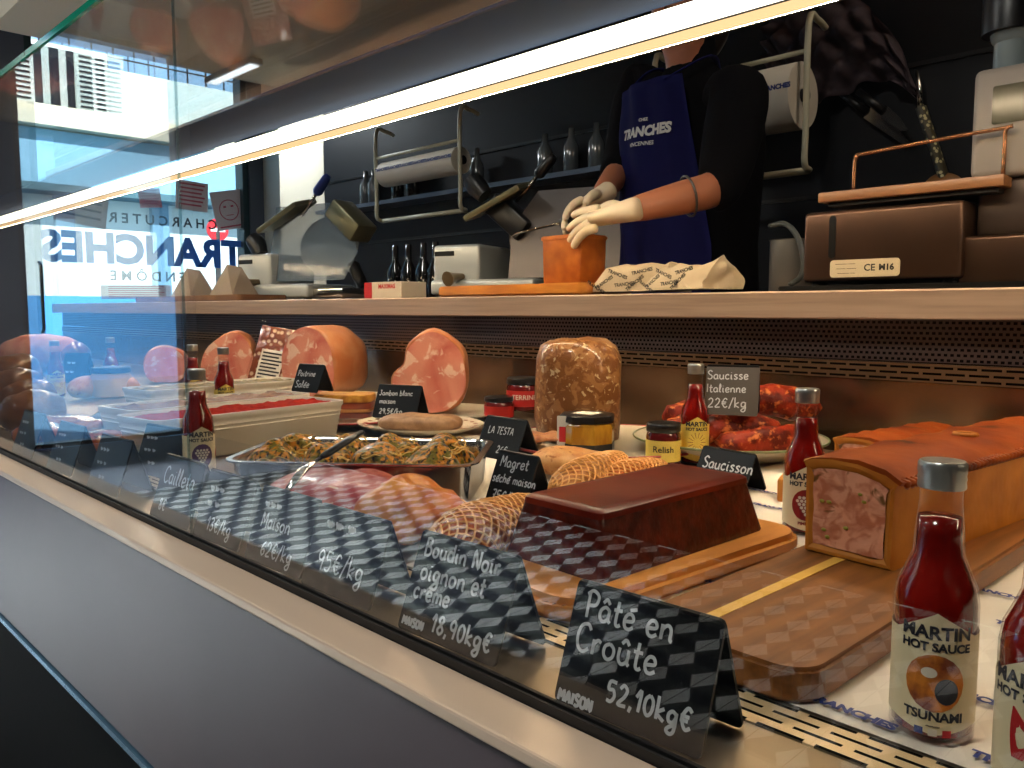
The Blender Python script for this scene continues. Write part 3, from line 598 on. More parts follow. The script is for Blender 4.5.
for i, (x, y) in enumerate(parcels):
    a = R(40); px_ = -.914 + x * math.cos(a) - y * math.sin(a); py_ = .628 + x * math.sin(a) + y * math.cos(a)
    pt = empty('stuffed_parcel', (px_, py_, DZ + .004), random.random() * 3, ['stuffed herb parcel in the steel pan, far left corner', 'stuffed herb parcel in the steel pan, near left corner', 'stuffed herb parcel in the far row of the pan, second from left', 'stuffed herb parcel in the near row of the pan, second from left', 'stuffed herb parcel in the far row of the pan, second from right', 'stuffed herb parcel in the near row of the pan, second from right', 'stuffed herb parcel in the steel pan, far right corner', 'stuffed herb parcel in the steel pan, near right corner'][i], 'meat parcel', 'stuffed parcels in the steel pan')
    b = blob(B(), (0, 0, .036), (.036, .032, .030), 4, .012, 34, i * 5.3); obj('meat', b, M['parcel'], pt, True)
    b = B()
    for k in range(18):
        a0 = random.random() * 6.28; e = random.uniform(.1, .9); q = []
        for s in range(6):
            aa = a0 + s * .22; ee = e + .1 * math.sin(s * 1.3 + k)
            q.append(Vector((.036 * math.cos(aa) * math.cos(ee), .032 * math.sin(aa) * math.cos(ee), .037 + .033 * math.sin(ee))))
        tube(b, q, .0009, 4)
    o = obj('onion_topping', b, M['film'], pt); o['kind'] = 'stuff'
t = empty('serving_fork', at(303, 470, Z=.775), 0, 'serving fork with black handle lying across the steel pan', 'fork')
p0 = at(303, 470, Z=.772); p1 = at(322, 457, Z=.778); p2 = at(362, 432, Z=.80); rel = lambda q: Vector(q) - t.location
t.location = p0
b = B(); tube(b, smooth([rel(p0.lerp(p1, -.5)) - Vector((0, 0, .008)), rel(p0), rel(p0.lerp(p1, .5)), rel(p1)], 4), [.006] * 4 + [.005] * 9 , 8, flat=.3) if False else tube(b, [rel(p0.lerp(p1, -.9)) - Vector((0, 0, .012)), rel(p0), rel(p0.lerp(p1, .5)), rel(p1)], [.0035, .007, .004, .0032], 8, flat=.45); obj('tines', b, M['chrome'], t, True)
b = B(); tube(b, [rel(p1), rel(p1.lerp(p2, .1)), rel(p1.lerp(p2, .6)), rel(p2)], [.0045, .0065, .0062, .0045], 10, flat=.6); obj('handle', b, M['black'], t, True)
# ------------------------------------------------------------------ boards, paper
t = obj('wooden_board', prism(B(), rrect(.150, .345, .040, 7), 0, .020, .006), M['woodlight'], None, 'auto', (-.457, .632, DZ + .0002), R(-4)); tag(t, 'pale rounded wooden board under the dark glazed terrine', 'cutting board')
bd = obj('wooden_board', prism(B(), rrect(.140, .86, .026, 7), .002, .025, .003), M['wood'], None, 'auto', (-.272, .892, DZ + .0002), R(-1.5)); tag(bd, 'big oiled wooden board carrying the cut pâté loaf', 'cutting board')
b = B(); box(b, (-.030, -.40, .0252), (-.020, .40, .0256)); obj('pale_inlay', b, M['woodedge'], bd)
b = B(); ny = 60
g_ = [[b.verts.new((x, y, .0004 + .0012 * (.5 + .5 * noise.noise(Vector((x * 9, y * 9, 2)))))) for y in (.466 + .78 * j / ny for j in range(ny + 1))] for x in (-.62 + 1.3 * i / ny for i in range(ny + 1))]
for i in range(ny):
    for j in range(ny): b.faces.new((g_[i][j], g_[i + 1][j], g_[i + 1][j + 1], g_[i][j + 1]))
pa = obj('paper_sheet', b, M['paper'], None, True, (0, 0, DZ - .0002)); tag(pa, 'white wrapping paper printed with small blue shop names, under boards and bottles', 'paper')
rows = []
for j in range(8):
    for i in range(11):
        x = -.576 + i * .095 + (j % 2) * .0475; y = .479 + j * .074
        rows.append((x, y))
b = B()
for x, y in rows:
    t1 = textmesh('TRANCHES', .0112, .0007); bmesh.ops.transform(t1, matrix=Matrix.Translation((x, y, .0032)) @ RZ(R(-3)), verts=t1.verts); join(b, t1)
KEEP.add(id(b)); obj('lettering', b, M['ink'], pa)
# second paper, left of centre, plain
b = prism(B(), rrect(.62, .42, .004, 2), 0, .0006); o = obj('paper_sheet', b, M['paper'], None, False, (-.93, .86, DZ + .0001), R(2)); tag(o, 'plain white paper under the plates in the middle of the display', 'paper')
# ------------------------------------------------------------------ dark glazed terrine block
M['glaze'] = mat('dark_glazed_jelly', (122, 36, 12), spec=.18, rough=.3, col2=(86, 20, 8), scale=9, coat=.12, bump=.12, bscale=22)
M['crumb'] = mat('dark_crumb_side', (88, 26, 11), spec=.18, rough=.38, col2=(56, 15, 7), scale=60, bump=.35, bscale=90, coat=.3)
t = empty('glazed_terrine', (-.468, .637, DZ + .0202), R(-2), 'dark red-brown glazed terrine block on a pale board', 'terrine')
b = B(); loft(b, [[Vector((x, y, z)) for x, y in rrect(w_, l_, .006, 4)] for w_, l_, z in ((.116, .248, 0), (.118, .250, .003), (.094, .228, .0505), (.090, .224, .0545), (.085, .219, .0555))])
bmesh.ops.subdivide_edges(b, edges=[e for e in b.edges if e.calc_length() > .03], cuts=6, use_grid_fill=True)
obj('block', b, M['crumb'], t, 'auto')
b = B(); loft(b, [[Vector((x, y + 0.001, z)) for x, y in rrect(w_, l_, .007, 4)] for w_, l_, z in ((.0965, .2305, .0502), (.0945, .2285, .0553), (.088, .222, .0575), (.07, .204, .058))]); obj('glazed_top', b, M['glaze'], t, 'auto')
# ------------------------------------------------------------------ pâté en croûte
M['crust'] = mat('golden_crust', (200, 128, 48), spec=.18, rough=.55, col2=(160, 92, 30), scale=16, bump=.25, bscale=60)
M['lid'] = mat('glazed_crust_top', (158, 74, 22), spec=.18, rough=.4, col2=(118, 46, 12), scale=14, coat=.08, bump=.3, bscale=30, col3=(52, 18, 8), scale3=12, lo3=.62, hi3=.68)
M['farce'] = mat('pink_pate_filling', (222, 156, 124), spec=.18, rough=.5, col2=(186, 112, 82), scale=70, lo=.42, hi=.6, col3=(112, 74, 34), scale3=44, lo3=.62, hi3=.68, bump=.5, bscale=50, coat=.25, dist=1)
def pate_loaf(loc, rz, l_, label, w_=.082, h_=.088, full=True, s=1):
    t = empty('pate_en_croute', loc, rz, label, 'pâté loaf'); hw = w_ / 2
    out = [(-hw, 0), (hw, 0), (hw + .001, h_ * .80), (hw + .004, h_ * .86), (hw * .8, h_ * .93), (hw * .2, h_ * 1.0), (-hw * .4, h_ * 1.01), (-hw * .85, h_ * .99), (-hw - .004, h_ * .95), (-hw - .001, h_ * .88)]
    def ring(sc, y, cz=h_ * .47): return [Vector((x * sc, y, cz + (z - cz) * sc)) for x, z in out]
    b = B(); th = .79
    vs = loft(b, [ring(th, .0015), ring(.90, -.0015), ring(.97, -.001), ring(1, .002), ring(1, l_ * .3), ring(1.0, l_ * .6), ring(1, l_), ring(.9, l_ + .003)], cap=False); b.faces.new(vs[-1]); obj('crust', b, M['crust'], t, 'auto')
    b = B(); inn = ring(.80, -.0004); f0 = [b.verts.new(p) for p in inn]; f = b.faces.new(f0); r = bmesh.ops.poke(b, faces=[f]); bmesh.ops.subdivide_edges(b, edges=b.edges[:], cuts=7, use_grid_fill=True)
    for v in b.verts: v.co.y += .0022 * noise.noise(v.co * 60)
    obj('filling', b, M['farce'], t, True)
    b = B(); top = [(-hw - .005, h_ * .93), (-hw * .85, h_ * 1.0), (-hw * .4, h_ * 1.03), (hw * .2, h_ * 1.02), (hw * .8, h_ * .955), (hw + .006, h_ * .87), (hw + .004, h_ * .83), (hw * .8, h_ * .90), (hw * .2, h_ * .96), (-hw * .4, h_ * .985), (-hw * .85, h_ * .96)]
    n_ = 26; rr = []
    for k in range(n_ + 1):
        y = -.001 + (l_ + .003) * k / n_; rr.append([Vector((x * (1 + .03 * math.sin(k * 1.9)), y, z + .0016 * math.sin(k * 1.3 + x * 60))) for x, z in top])
    loft(b, rr); obj('glazed_lid', b, M['lid'], t, 'auto')
    b = B()
    for k in range(int(l_ / .0085)):
        tube(b, [(hw + .0015, .004 + k * .0085, h_ * .885), (hw + .006, .008 + k * .0085, h_ * .85), (hw + .0035, .013 + k * .0085, h_ * .80)], [.002, .0038, .002], 6)
    obj('rope_edge', b, M['lid'], t, True)
    if full:
        b = B()
        for yy in (.23,):
            tube(b, [(.000 + .010 * math.cos(a), yy + .010 * math.sin(a), h_ * 1.02) for a in (k * math.pi / 8 for k in range(17))], .0030, 6)
        obj('steam_hole_ring', b, M['crust'], t, True)
        b = B()
        for k in range(7): blob(b, (random.uniform(-.03, .028), -.0005, random.uniform(.012, .072)), (.0026, .0010, .0018), 2)
        obj('pistachio', b, mat('pistachio_green', (150, 140, 50), .5), t, True)
    return t
pate_loaf(Vector((-.296, .706, DZ + .0254)), R(-6), .42, 'long pâté en croûte loaf with cut pink face, on the big board')
pate_loaf(Vector((-.415, 1.03, DZ + .002)), R(-8), .20, 'second pâté en croûte partly hidden behind the long cut loaf', full=False, w_=.08, h_=.082)
# yellow block
o = obj('cheese_block', box(B(), (-.014, -.02, 0), (.014, .02, .030), .003), mat('orange_yellow_cheese', (214, 140, 50), .5, col2=(196, 120, 40), scale=20), None, 'auto', at(790, 500, Z=DZ + .001), R(20)); tag(o, 'small orange-yellow cheese block between the Saucisson card and a bottle', 'cheese')
# ------------------------------------------------------------------ plates
M['plate'] = mat('cream_plate', (228, 216, 190), .25, coat=.4); M['platerim'] = mat('red_plate_rim', (156, 52, 44), .3)
def plate(loc, r, label, rz=0, oval=1.0, rim=None, dots=False, h_=.018):
    t = empty('plate', loc, rz, label, 'plate')
    b = lathe(B(), [(0, .004), (r * .62, .004), (r * .7, .008), (r * .98, h_), (r, h_ + .001), (r * .985, h_ - .002), (r * .7, .003), (r * .6, 0), (0, 0)], 48, cap=False); bmesh.ops.scale(b, vec=(1, oval, 1), verts=b.verts); obj('dish', b, M['plate'], t, 'auto')
    if rim:
        b = B(); tube(b, [(r * math.cos(a), r * oval * math.sin(a), h_) for a in (k * math.pi / 24 for k in range(49))], .0022, 6); obj('coloured_rim', b, rim, t, True)
    if dots:
        b = B()
        for k in range(26):
            a = k * 2 * math.pi / 26; blob(b, (r * .88 * math.cos(a), r * .88 * oval * math.sin(a), h_ - .0022), (.005, .005, .0008), 2)
        obj('rim_pattern', b, mat('brown_rim_pattern', (130, 74, 44), .4), t, True)
    return t
# ------------------------------------------------------------------ hams
M['hamface'] = mat('ham_cut_face', (228, 152, 128), spec=.18, rough=.32, col2=(202, 100, 86), scale=9, lo=.4, hi=.62, col3=(242, 200, 176), scale3=26, lo3=.56, hi3=.61, coat=.12, dist=.8, bump=.15, bscale=60, sss=.15)
M['rind'] = mat('ham_rind', (206, 140, 96), spec=.18, rough=.38, col2=(176, 96, 58), scale=12, coat=.4, bump=.4, bscale=24)
M['rind2'] = mat('amber_ham_rind', (190, 112, 66), spec=.18, rough=.3, col2=(206, 146, 104), scale=14, coat=.5, bump=.4, bscale=22)
def closed(pts, n=4):
    P = pts[-2:] + pts + pts[:2]; o = smooth([(x, 0, z) for x, z in P], n); k = 2 * n; return o[k:k + len(pts) * n]
def ham(loc, rz, outl, depth, label, rind='rind', seed=0, face='hamface'):
    t = empty('ham', loc, rz, label, 'ham', 'cut hams on the back row'); o = closed(outl); cx = sum(p.x for p in o) / len(o); cz = sum(p.z for p in o) / len(o)
    def ring(s, y, lift=0): return [Vector((cx + (p.x - cx) * s, y, max(0, cz + (p.z - cz) * s))) for p in o]
    b = B(); loft(b, [ring(s, y * depth) for s, y in ((.93, .0), (.985, .015), (1, .06), (1.02, .25), (1.0, .5), (.93, .72), (.78, .88), (.5, .98), (.2, 1.0))], cap=True)
    lumpy(b, .006, 18, seed)
    for v in b.verts: v.co.z = max(0, v.co.z)
    obj('meat_body', b, M[rind], t, True)
    b = B(); c0 = b.verts.new((cx, -.002, cz)); rings = [[b.verts.new(p) for p in ring(s, -.002)] for s in (.3, .55, .78, .945)]; n = len(o)
    for k in range(n):
        b.faces.new((c0, rings[0][k], rings[0][(k + 1) % n]))
        for a, bb in zip(rings, rings[1:]): b.faces.new((a[k], bb[k], bb[(k + 1) % n], a[(k + 1) % n]))
    for v in b.verts: v.co.y -= .003 * (1 + noise.noise(v.co * 24 + Vector((seed, 0, 0))))
    obj('cut_face', b, M[face], t, True); return t
p = at(430, 411, Z=.72)
plate(Vector((p.x - .0, p.y + .03, DZ + .001)), .15, 'cream plate under the middle ham', h_=.012)
ham(Vector((p.x, p.y, .713)), R(46), [(.006, .194), (.067, .157), (.085, .103), (.082, .048), (.036, .003), (-.03, .003), (-.079, .03), (-.088, .085), (-.06, .115), (-.048, .157)], .13, 'pink cut ham standing face-on in the middle, beside the Jambon blanc card', seed=1)
p = at(322, 396, Z=.72)
plate(Vector((p.x + .02, p.y + .02, DZ + .001)), .155, 'cream plate under the big two-tone ham', h_=.012)
ham(Vector((p.x - .045, p.y - .01, .713)), R(20), [(.0, .196), (.045, .180), (.078, .140), (.09, .08), (.08, .02), (.03, .002), (-.04, .002), (-.082, .03), (-.096, .085), (-.085, .140), (-.045, .185)], .20, 'largest ham, pink cut face left and amber rind right, above the Poitrine card', 'rind2', 3)
p = at(166, 384, Z=DZ); ham(Vector((p.x, p.y, DZ)), R(58), [(.0, .125), (.05, .105), (.068, .06), (.05, .01), (.0, .002), (-.05, .008), (-.07, .055), (-.05, .108)], .14, 'small round ham at the left of the back row, left of the bottles', seed=5)
p = at(228, 378, Y=1.23); ham(Vector((p.x, 1.23, DZ)), R(50), [(.02, .175), (.07, .145), (.09, .07), (.07, .01), (.0, .002), (-.07, .01), (-.09, .06), (-.06, .13)], .14, 'pink ham leaning behind the vacuum pack of sliced meat', seed=8)
# ------------------------------------------------------------------ vacuum pack
M['packmeat'] = mat('sliced_sausage_rows', (206, 170, 140), .25, col2=(120, 60, 40), scale=60, kind='voronoi', lo=.25, hi=.45, coat=.8, bump=.5)
p = at(265, 375, Y=1.17)
t = empty('vacuum_pack', (p.x, 1.17, DZ + .016), R(40), 'clear vacuum pack of sliced cured sausage leaning against a ham', 'vacuum pack')
MT = Matrix.Rotation(R(-20), 4, 'X') @ Matrix.Rotation(R(9), 4, 'Y')
b = B(); box(b, (-.060, -.004, 0), (.060, .010, .185), .003); bmesh.ops.transform(b, matrix=MT, verts=b.verts); obj('sliced_meat', b, M['packmeat'], t, 'auto')
b = B(); box(b, (-.070, .002, -.008), (.070, .004, .200), .001); bmesh.ops.transform(b, matrix=MT, verts=b.verts); obj('plastic_film', b, M['jar'], t)
b = B()
for k in range(8): box(b, (-.032, -.0062, .022 + k * .011), (.020 + .006 * (k % 3), -.0045, .027 + k * .011))
bmesh.ops.transform(b, matrix=MT, verts=b.verts); o = obj('printed_lines', b, M['blackink'], t); 
b = B(); box(b, (-.038, -.0052, .015), (.034, -.0042, .112)); bmesh.ops.transform(b, matrix=MT, verts=b.verts); obj('label', b, M['paper'], t)
# ------------------------------------------------------------------ mottled head-cheese block and plates
M['mottle'] = mat('mottled_head_cheese', (128, 80, 42), spec=.18, rough=.34, col2=(160, 112, 68), scale=48, lo=.5, hi=.56, col3=(206, 176, 132), scale3=70, lo3=.61, hi3=.65, bump=.5, bscale=70, coat=.4, dist=1)
p = at(596, 452, Z=DZ)
plate(Vector((p.x + .0, p.y + .03, DZ + .001)), .185, 'large cream plate with a red rim under the mottled head-cheese block', rim=M['platerim'])
b = B(); prof = [(0, 0), (.066, 0), (.077, .008), (.082, .04), (.083, .10), (.081, .150), (.073, .174), (.055, .184), (.02, .187), (0, .187)]
lathe(b, prof, 40, cap=False); bmesh.ops.remove_doubles(b, verts=b.verts, dist=1e-5); lumpy(b, .006, 22, 4)
for v in b.verts: v.co.z = max(0, v.co.z); v.co.y *= .9
q = at(586, 440, Z=.713); o = obj('head_cheese', b, M['mottle'], None, True, (q.x - .02, q.y - .0, .712)); tag(o, 'tall mottled brown head-cheese block standing on a red-rimmed plate', 'head cheese')
M['slice'] = mat('brown_meat_slice', (152, 86, 52), spec=.18, rough=.35, col2=(190, 136, 96), scale=50, bump=.5, coat=.4)
for i, (x, y, a, zz) in enumerate(((522, 440, 10, .722), (540, 444, 50, .728))):
    q = at(x, y, Z=.72); o = obj('meat_slice', lumpy(blob(B(), (0, 0, 0), (.05, .032, .008), 4, .006, 40, i), .001, 90), M['slice'], None, True, (q.x, q.y, zz + .004), R(a)); tag(o, ('brown meat slice at the left edge of the red-rimmed plate', 'brown meat slice against the foot of the head-cheese block')[i], 'meat slice')
p = at(420, 432, Z=DZ)
plate(Vector((p.x, p.y, DZ + .001)), .135, 'cream plate with brown patterned rim, behind the steel pan', R(10), .86, dots=True)
o = obj('pate_slab', blob(B(), (0, 0, .008), (.085, .045, .016), 4, .004, 40, 3, .7), mat('grey_brown_pate', (156, 118, 84), .5, col2=(128, 92, 62), scale=60, bump=.4), None, True, (p.x, p.y, DZ + .012), R(35)); tag(o, 'grey-brown pâté slab lying on the patterned plate', 'pâté')
# layered pie
p = at(348, 424, Z=DZ)
plate(Vector((p.x, p.y, DZ + .001)), .12, 'cream plate with reddish rim under the layered pie', rim=M['platerim'], h_=.014)
t = empty('layered_pie', (p.x - .01, p.y, DZ + .0155), R(44), 'dark red layered pie with yellow crumb top, below the big ham', 'pie')
for z0, z1, m_, nm in ((0, .013, mat('dark_red_layer', (110, 36, 24), .3, coat=.5), 'bottom_layer'), (.013, .020, mat('pale_layer', (196, 140, 80), .5), 'cream_layer'), (.020, .034, mat('red_brown_layer', (126, 52, 26), .35, coat=.4), 'middle_layer'), (.034, .050, mat('yellow_crumb', (206, 152, 60), spec=.18, rough=.5, col2=(166, 108, 40), scale=70, bump=.5), 'crumb_top')):
    b = prism(B(), rrect(.125, .085, .02, 5), z0 + .0003, z1, .002); obj(nm, b, m_, t, 'auto')
# ------------------------------------------------------------------ netted dried meats
M['net'] = mat('cream_netting', (238, 176, 100), .5)
M['dry'] = mat('dried_meat', (196, 112, 44), spec=.18, rough=.4, col2=(160, 70, 30), scale=30, coat=.5, bump=.3)
M['drypale'] = mat('pale_dried_meat', (214, 160, 100), spec=.18, rough=.45, col2=(190, 120, 66), scale=36, col3=(150, 90, 46), scale3=120, coat=.3, bump=.3)
def netted(p0, p1, r, label, m='dry', nn=14, turns=2.5, fl=.8, wr=.00115):
    p0, p1 = Vector(p0), Vector(p1); ax = p1 - p0; L_ = ax.length; t = empty('netted_dried_meat', (p0 + p1) / 2, math.atan2(ax.y, ax.x), label, 'dried meat', 'netted dried meats')
    tilt = Matrix.Rotation(-math.atan2(ax.z, math.hypot(ax.x, ax.y)), 4, 'Y')
    def rad(u): return r * (max(0, 1 - abs(u) ** 3.2)) ** .5 * (1 + .12 * math.sin(u * 3 + r * 90))
    def pt(u, a, e=0): rr = rad(u) + e; return tilt @ Vector((u * L_ / 2, rr * math.cos(a), rr * math.sin(a) * fl))
    b = B(); rings = []
    for k in range(33):
        u = -.995 + 1.99 * k / 32
        rings.append([pt(u, 2 * math.pi * j / 28, -.0012 * (1 if (j % 2) else 0)) for j in range(28)])
    loft(b, rings); lumpy(b, .002, 50, r * 300); obj('meat', b, M[m], t, True)
    b = B()
    for s in (-1, 1):
        for k in range(nn):
            tube(b, [pt(-.97 + 1.94 * j / 36, 2 * math.pi * k / nn + s * turns * math.pi * j / 36, .0014 + .0006 * math.sin(j * 1.7 + k)) for j in range(37)], wr, 4, cap=False)
    o = obj('netting', b, M['net'], t); return t
Z2 = .728
netted(at(437, 552, Z=.733), at(540, 508, Z=.735), .031, 'orange netted dried meat left of the glazed terrine')
netted(at(556, 492, Z=.735), at(622, 458, Z=.738), .026, 'netted dried duck breast right of the Magret card', 'drypale', 12)
netted(at(596, 486, Z=.730), at(664, 466, Z=.730), .023, 'netted dried meat tucked behind the glazed terrine', 'dry', 12)
o = obj('dried_duck_breast', blob(B(), (0, 0, 0), (.075, .036, .020), 4, .008, 26, 6), M['drypale'], None, True, at(572, 462, Z=.73), R(40)); tag(o, 'unnetted pale dried duck breast behind the netted one', 'dried meat')
# cured ham chunk under the tiled reflections
M['cured'] = mat('cured_ham_red', (158, 40, 32), spec=.18, rough=.35, col2=(190, 90, 70), scale=22, lo=.52, hi=.62, col3=(226, 180, 150), scale3=30, lo3=.64, hi3=.69, coat=.12, bump=.3, bscale=40, dist=1.5)
M['curedfat'] = mat('golden_fat', (226, 146, 44), spec=.18, rough=.4, col2=(190, 92, 30), scale=36, coat=.12, bump=.5, bscale=50)
pa_, pb_ = at(302, 506, Z=.72), at(425, 536, Z=.72); a = math.atan2(pb_.y - pa_.y, pb_.x - pa_.x); L_ = (pb_ - pa_).length
t = empty('cured_ham_piece', ((pa_.x + pb_.x) / 2, (pa_.y + pb_.y) / 2, DZ), a, 'red cured ham piece with golden fatty end, in front of the steel pan', 'cured ham')
obj('meat', blob(B(), (-.02, .004, .030), (L_ * .60, .056, .029), 4, .008, 22, 2, .8), M['cured'], t, True)
obj('fatty_end', blob(B(), (L_ * .38, .004, .034), (L_ * .30, .050, .033), 4, .014, 34, 9), M['curedfat'], t, True)
b = B(); tube(b, smooth([(L_ * .45, .02, .03), (L_ * .60, .035, .045), (L_ * .72, .03, .02), (L_ * .85, .04, .004)], 5), .0012, 5); obj('string', b, M['net'], t)
# ------------------------------------------------------------------ red sausages
M['chorizo'] = mat('red_sausage', (146, 44, 18), spec=.18, rough=.5, col2=(92, 22, 10), scale=50, lo=.42, hi=.58, col3=(206, 112, 56), scale3=80, lo3=.56, hi3=.66, coat=.05, bump=1, bscale=70)
p = at(738, 458, Z=DZ); plate(Vector((p.x - .03, p.y + .02, DZ + .001)), .160, 'cream plate with a green-rimmed edge holding red sausages', rim=mat('green_plate_rim', (118, 124, 84), .3), h_=.03)
def sausage(pts, r, label, nm='red_sausage', m='chorizo', grp='red sausages on the plate'):
    pts = [Vector(q) for q in pts]; c0 = sum(pts, Vector()) / len(pts); q = smooth([p_ - c0 for p_ in pts], 8); n = len(q)
    rr = [r * (max(.02, 1 - abs(2 * k / (n - 1) - 1) ** 5)) ** .5 for k in range(n)]
    b = tube(B(), q, rr, 18); lumpy(b, .007, 38, r * 500 + c0.x * 30); o = obj(nm, b, M[m], None, True, c0); return tag(o, label, 'sausage', grp)
cx, cy = p.x - .03, p.y + .02
sausage([(cx - .13, cy - .01, .758), (cx - .06, cy + .05, .764), (cx + .0, cy + .10, .766)], .027, 'red sausage at the back left of the plate, behind the sauce bottle')
sausage([(cx - .03, cy - .03, .79), (cx + .05, cy + .02, .800), (cx + .115, cy + .10, .785)], .027, 'topmost red sausage, right of the Saucisse Italienne card')
sausage([(cx - .02, cy - .105, .748), (cx + .045, cy - .055, .758), (cx + .10, cy + .0, .756)], .025, 'short thick red sausage in front, its blunt end facing out')
sausage([(cx - .08, cy - .08, .748), (cx - .02, cy - .03, .752), (cx + .02, cy + .02, .756)], .024, 'red sausage in the middle of the plate under the card')
sausage([(cx + .04, cy - .11, .744), (cx + .10, cy - .06, .748), (cx + .14, cy + .01, .752)], .019, 'thin red sausage at the right front edge of the plate')
# ------------------------------------------------------------------ jars
def jar(px, py, r, h_, lidm, bodym, label, lab=None, z=DZ, seg=32, loc=None, lab_t=None):
    p = loc or at(px, py, Z=z); t = empty('preserve_jar', p, R(10), label, 'jar')
    b = lathe(B(), [(0, 0), (r * .9, 0), (r, .004), (r, h_ * .70), (r * .93, h_ * .79), (r * .9, h_ * .81), (0, h_ * .81)], seg, cap=False); obj('jar_body', b, bodym, t, 'auto')
    b = lathe(B(), [(0, h_ * .80), (r * .97, h_ * .80), (r * 1.0, h_ * .82), (r * .98, h_ * .97), (r * .92, h_), (0, h_)], seg, cap=False); obj('lid', b, lidm, t, 'auto')
    if lab:
        b = lathe(B(), [(r + .0006, h_ * .14), (r + .0006, h_ * .62)], seg, cap=False); l_ = obj('label', b, lab, t, True)
        if lab_t:
            fa = math.atan2(-p.y, -p.x) - R(10)
            def on(x, y): a = fa + x / r; return Vector(((r + .0012) * math.cos(a), (r + .0012) * math.sin(a), y))
            lettering('lettering', [(lab_t, h_ * .20, 0, h_ * .42, .0002, 0)], M['paper'] if lab is not M['labely'] else M['blackink'], l_, fn=on)
    return t
M['jarred'] = mat('red_jar_label', (178, 34, 30), .4); M['gold'] = mat('golden_pickles', (190, 142, 40), .25, col2=(150, 100, 24), scale=60, coat=.6, stretch=(1, 1, .3))
blk = mat('black_jar_lid', (20, 19, 20), .3); dkr = mat('dark_red_preserve', (96, 20, 22), .15, coat=.6)
jar(499, 420, .033, .052, blk, dkr, 'small jar with black lid and red label, left of the head cheese', M['jarred'], z=DZ)
jar(525, 409, .040, .075, blk, dkr, 'taller black-lidded jar with a red label, behind the small one', M['jarred'], lab_t='TERRINE', loc=Vector((at(524, 400, Y=1.34).x, 1.34, DZ + .016)))
jar(663, 466, .027, .068, blk, mat('dark_jam', (84, 18, 20), .15, coat=.7), 'round jar with black lid and yellow label, left of the yellow-label bottle', M['labely'], lab_t='Relish')
p = at(585, 446, Z=DZ); t = jar(0, 0, .049, .066, blk, M['gold'], 'octagonal jar of golden pickles in front of the head cheese', seg=8, loc=p + Vector((.050, -.055, .003)))
b = B(); box(b, (-.012, -.0006, .006), (.012, .0006, .064)); o = obj('paper_band', b, M['paper'], t, False, (-.020, -.042, 0), R(12)); b = B(); box(b, (-.008, -.0012, .020), (.008, .0010, .046)); obj('red_seal', b, M['red'], o)
b = lathe(B(), [(.0496, .004), (.0496, .018)], 8, cap=False); obj('dark_label', b, M['black'], t, False)
b = B(); box(b, (-.02, -.02, 0), (.02, .02, .0006)); obj('lid_label', b, M['paper'], t, False, (0, 0, .0662))
jar(112, 397, .052, .085, mat('blue_jar_lid', (40, 66, 96), .4), mat('pale_rillettes', (206, 180, 150), .5), 'jar of pale rillettes with a dark blue lid, far left')
# ------------------------------------------------------------------ far left goods
M['brownsaus'] = mat('smoked_sausage', (146, 92, 44), spec=.18, rough=.35, col2=(104, 60, 28), scale=20, coat=.4, bump=.3)
for i, (a0, a1, zz, lab) in enumerate((((2, 404), (52, 398), .75, 'smoked brown sausage in the middle of the far left pile'), ((4, 420), (60, 412), .735, 'lowest smoked brown sausage of the far left pile'), ((-4, 392), (36, 386), .775, 'upper smoked brown sausage of the far left pile'), ((-8, 376), (36, 372), .80, 'topmost dark smoked sausage at the left edge'))):
    q0, q1 = at(a0[0], a0[1], Z=zz), at(a1[0], a1[1], Z=zz); sausage([q0, (q0 + q1) / 2 + Vector((0, 0, .008)), q1], .038, lab, 'smoked_sausage', 'brownsaus', 'smoked sausages at the far left')
q = at(20, 372, Z=.72); t = empty('cured_joint', (q.x - .1, q.y + .1, DZ), R(40), 'pink cured meat joint with dark red end at the far left back', 'cured meat')
obj('meat', blob(B(), (0, 0, .075), (.17, .08, .074), 4, .012, 12, 4), mat('pink_cured_joint', (206, 150, 130), spec=.18, rough=.4, col2=(170, 96, 84), scale=14, bump=.3), t, True)
obj('dark_end', blob(B(), (.14, 0, .07), (.05, .06, .05), 4, .008, 20, 4), mat('dark_red_meat', (96, 24, 26), .3, coat=.4), t, True)
M['wrap'] = mat('clear_blue_wrap', (120, 150, 176), .15, col2=(190, 204, 216), scale=40, coat=.9, bump=.8, bscale=50)
M['wrapo'] = mat('orange_food_in_wrap', (206, 120, 60), .2, col2=(150, 60, 34), scale=50, coat=.8, bump=.6)
for i, (x, y, m_, a, lab) in enumerate(((58, 430, 'wrapo', 30, 'wrapped orange sandwich behind the leftmost cards'), (106, 424, 'wrap', 20, 'film-wrapped pack left of the white crocks'), (96, 450, 'wrapo', 25, 'orange-brown wrapped food pack behind the three-line card'), (28, 440, 'wrapo', 10, 'wrapped snack at the far left front'))):
    q = at(x, y, Z=.72); t = empty('wrapped_food', (q.x, q.y + .02, DZ + .001), R(a), lab, 'wrapped food', 'wrapped foods on the left')
    obj('food', blob(B(), (0, 0, .02), (.068, .036, .018), 4, .008, 30, i * 3, .75), M[m_], t, True)
    b = B()
    for s in (-1, 1):
        loft(b, [[Vector((s * .062, yy, .02 + .004 * math.sin(yy * 300 + i))) for yy in (-.024, -.01, .01, .024)], [Vector((s * .092, yy * 1.3, .022 + .006 * math.sin(yy * 260 + i))) for yy in (-.024, -.01, .01, .024)]], closed=False, cap=False)
    obj('twisted_film', b, M['jar'], t)
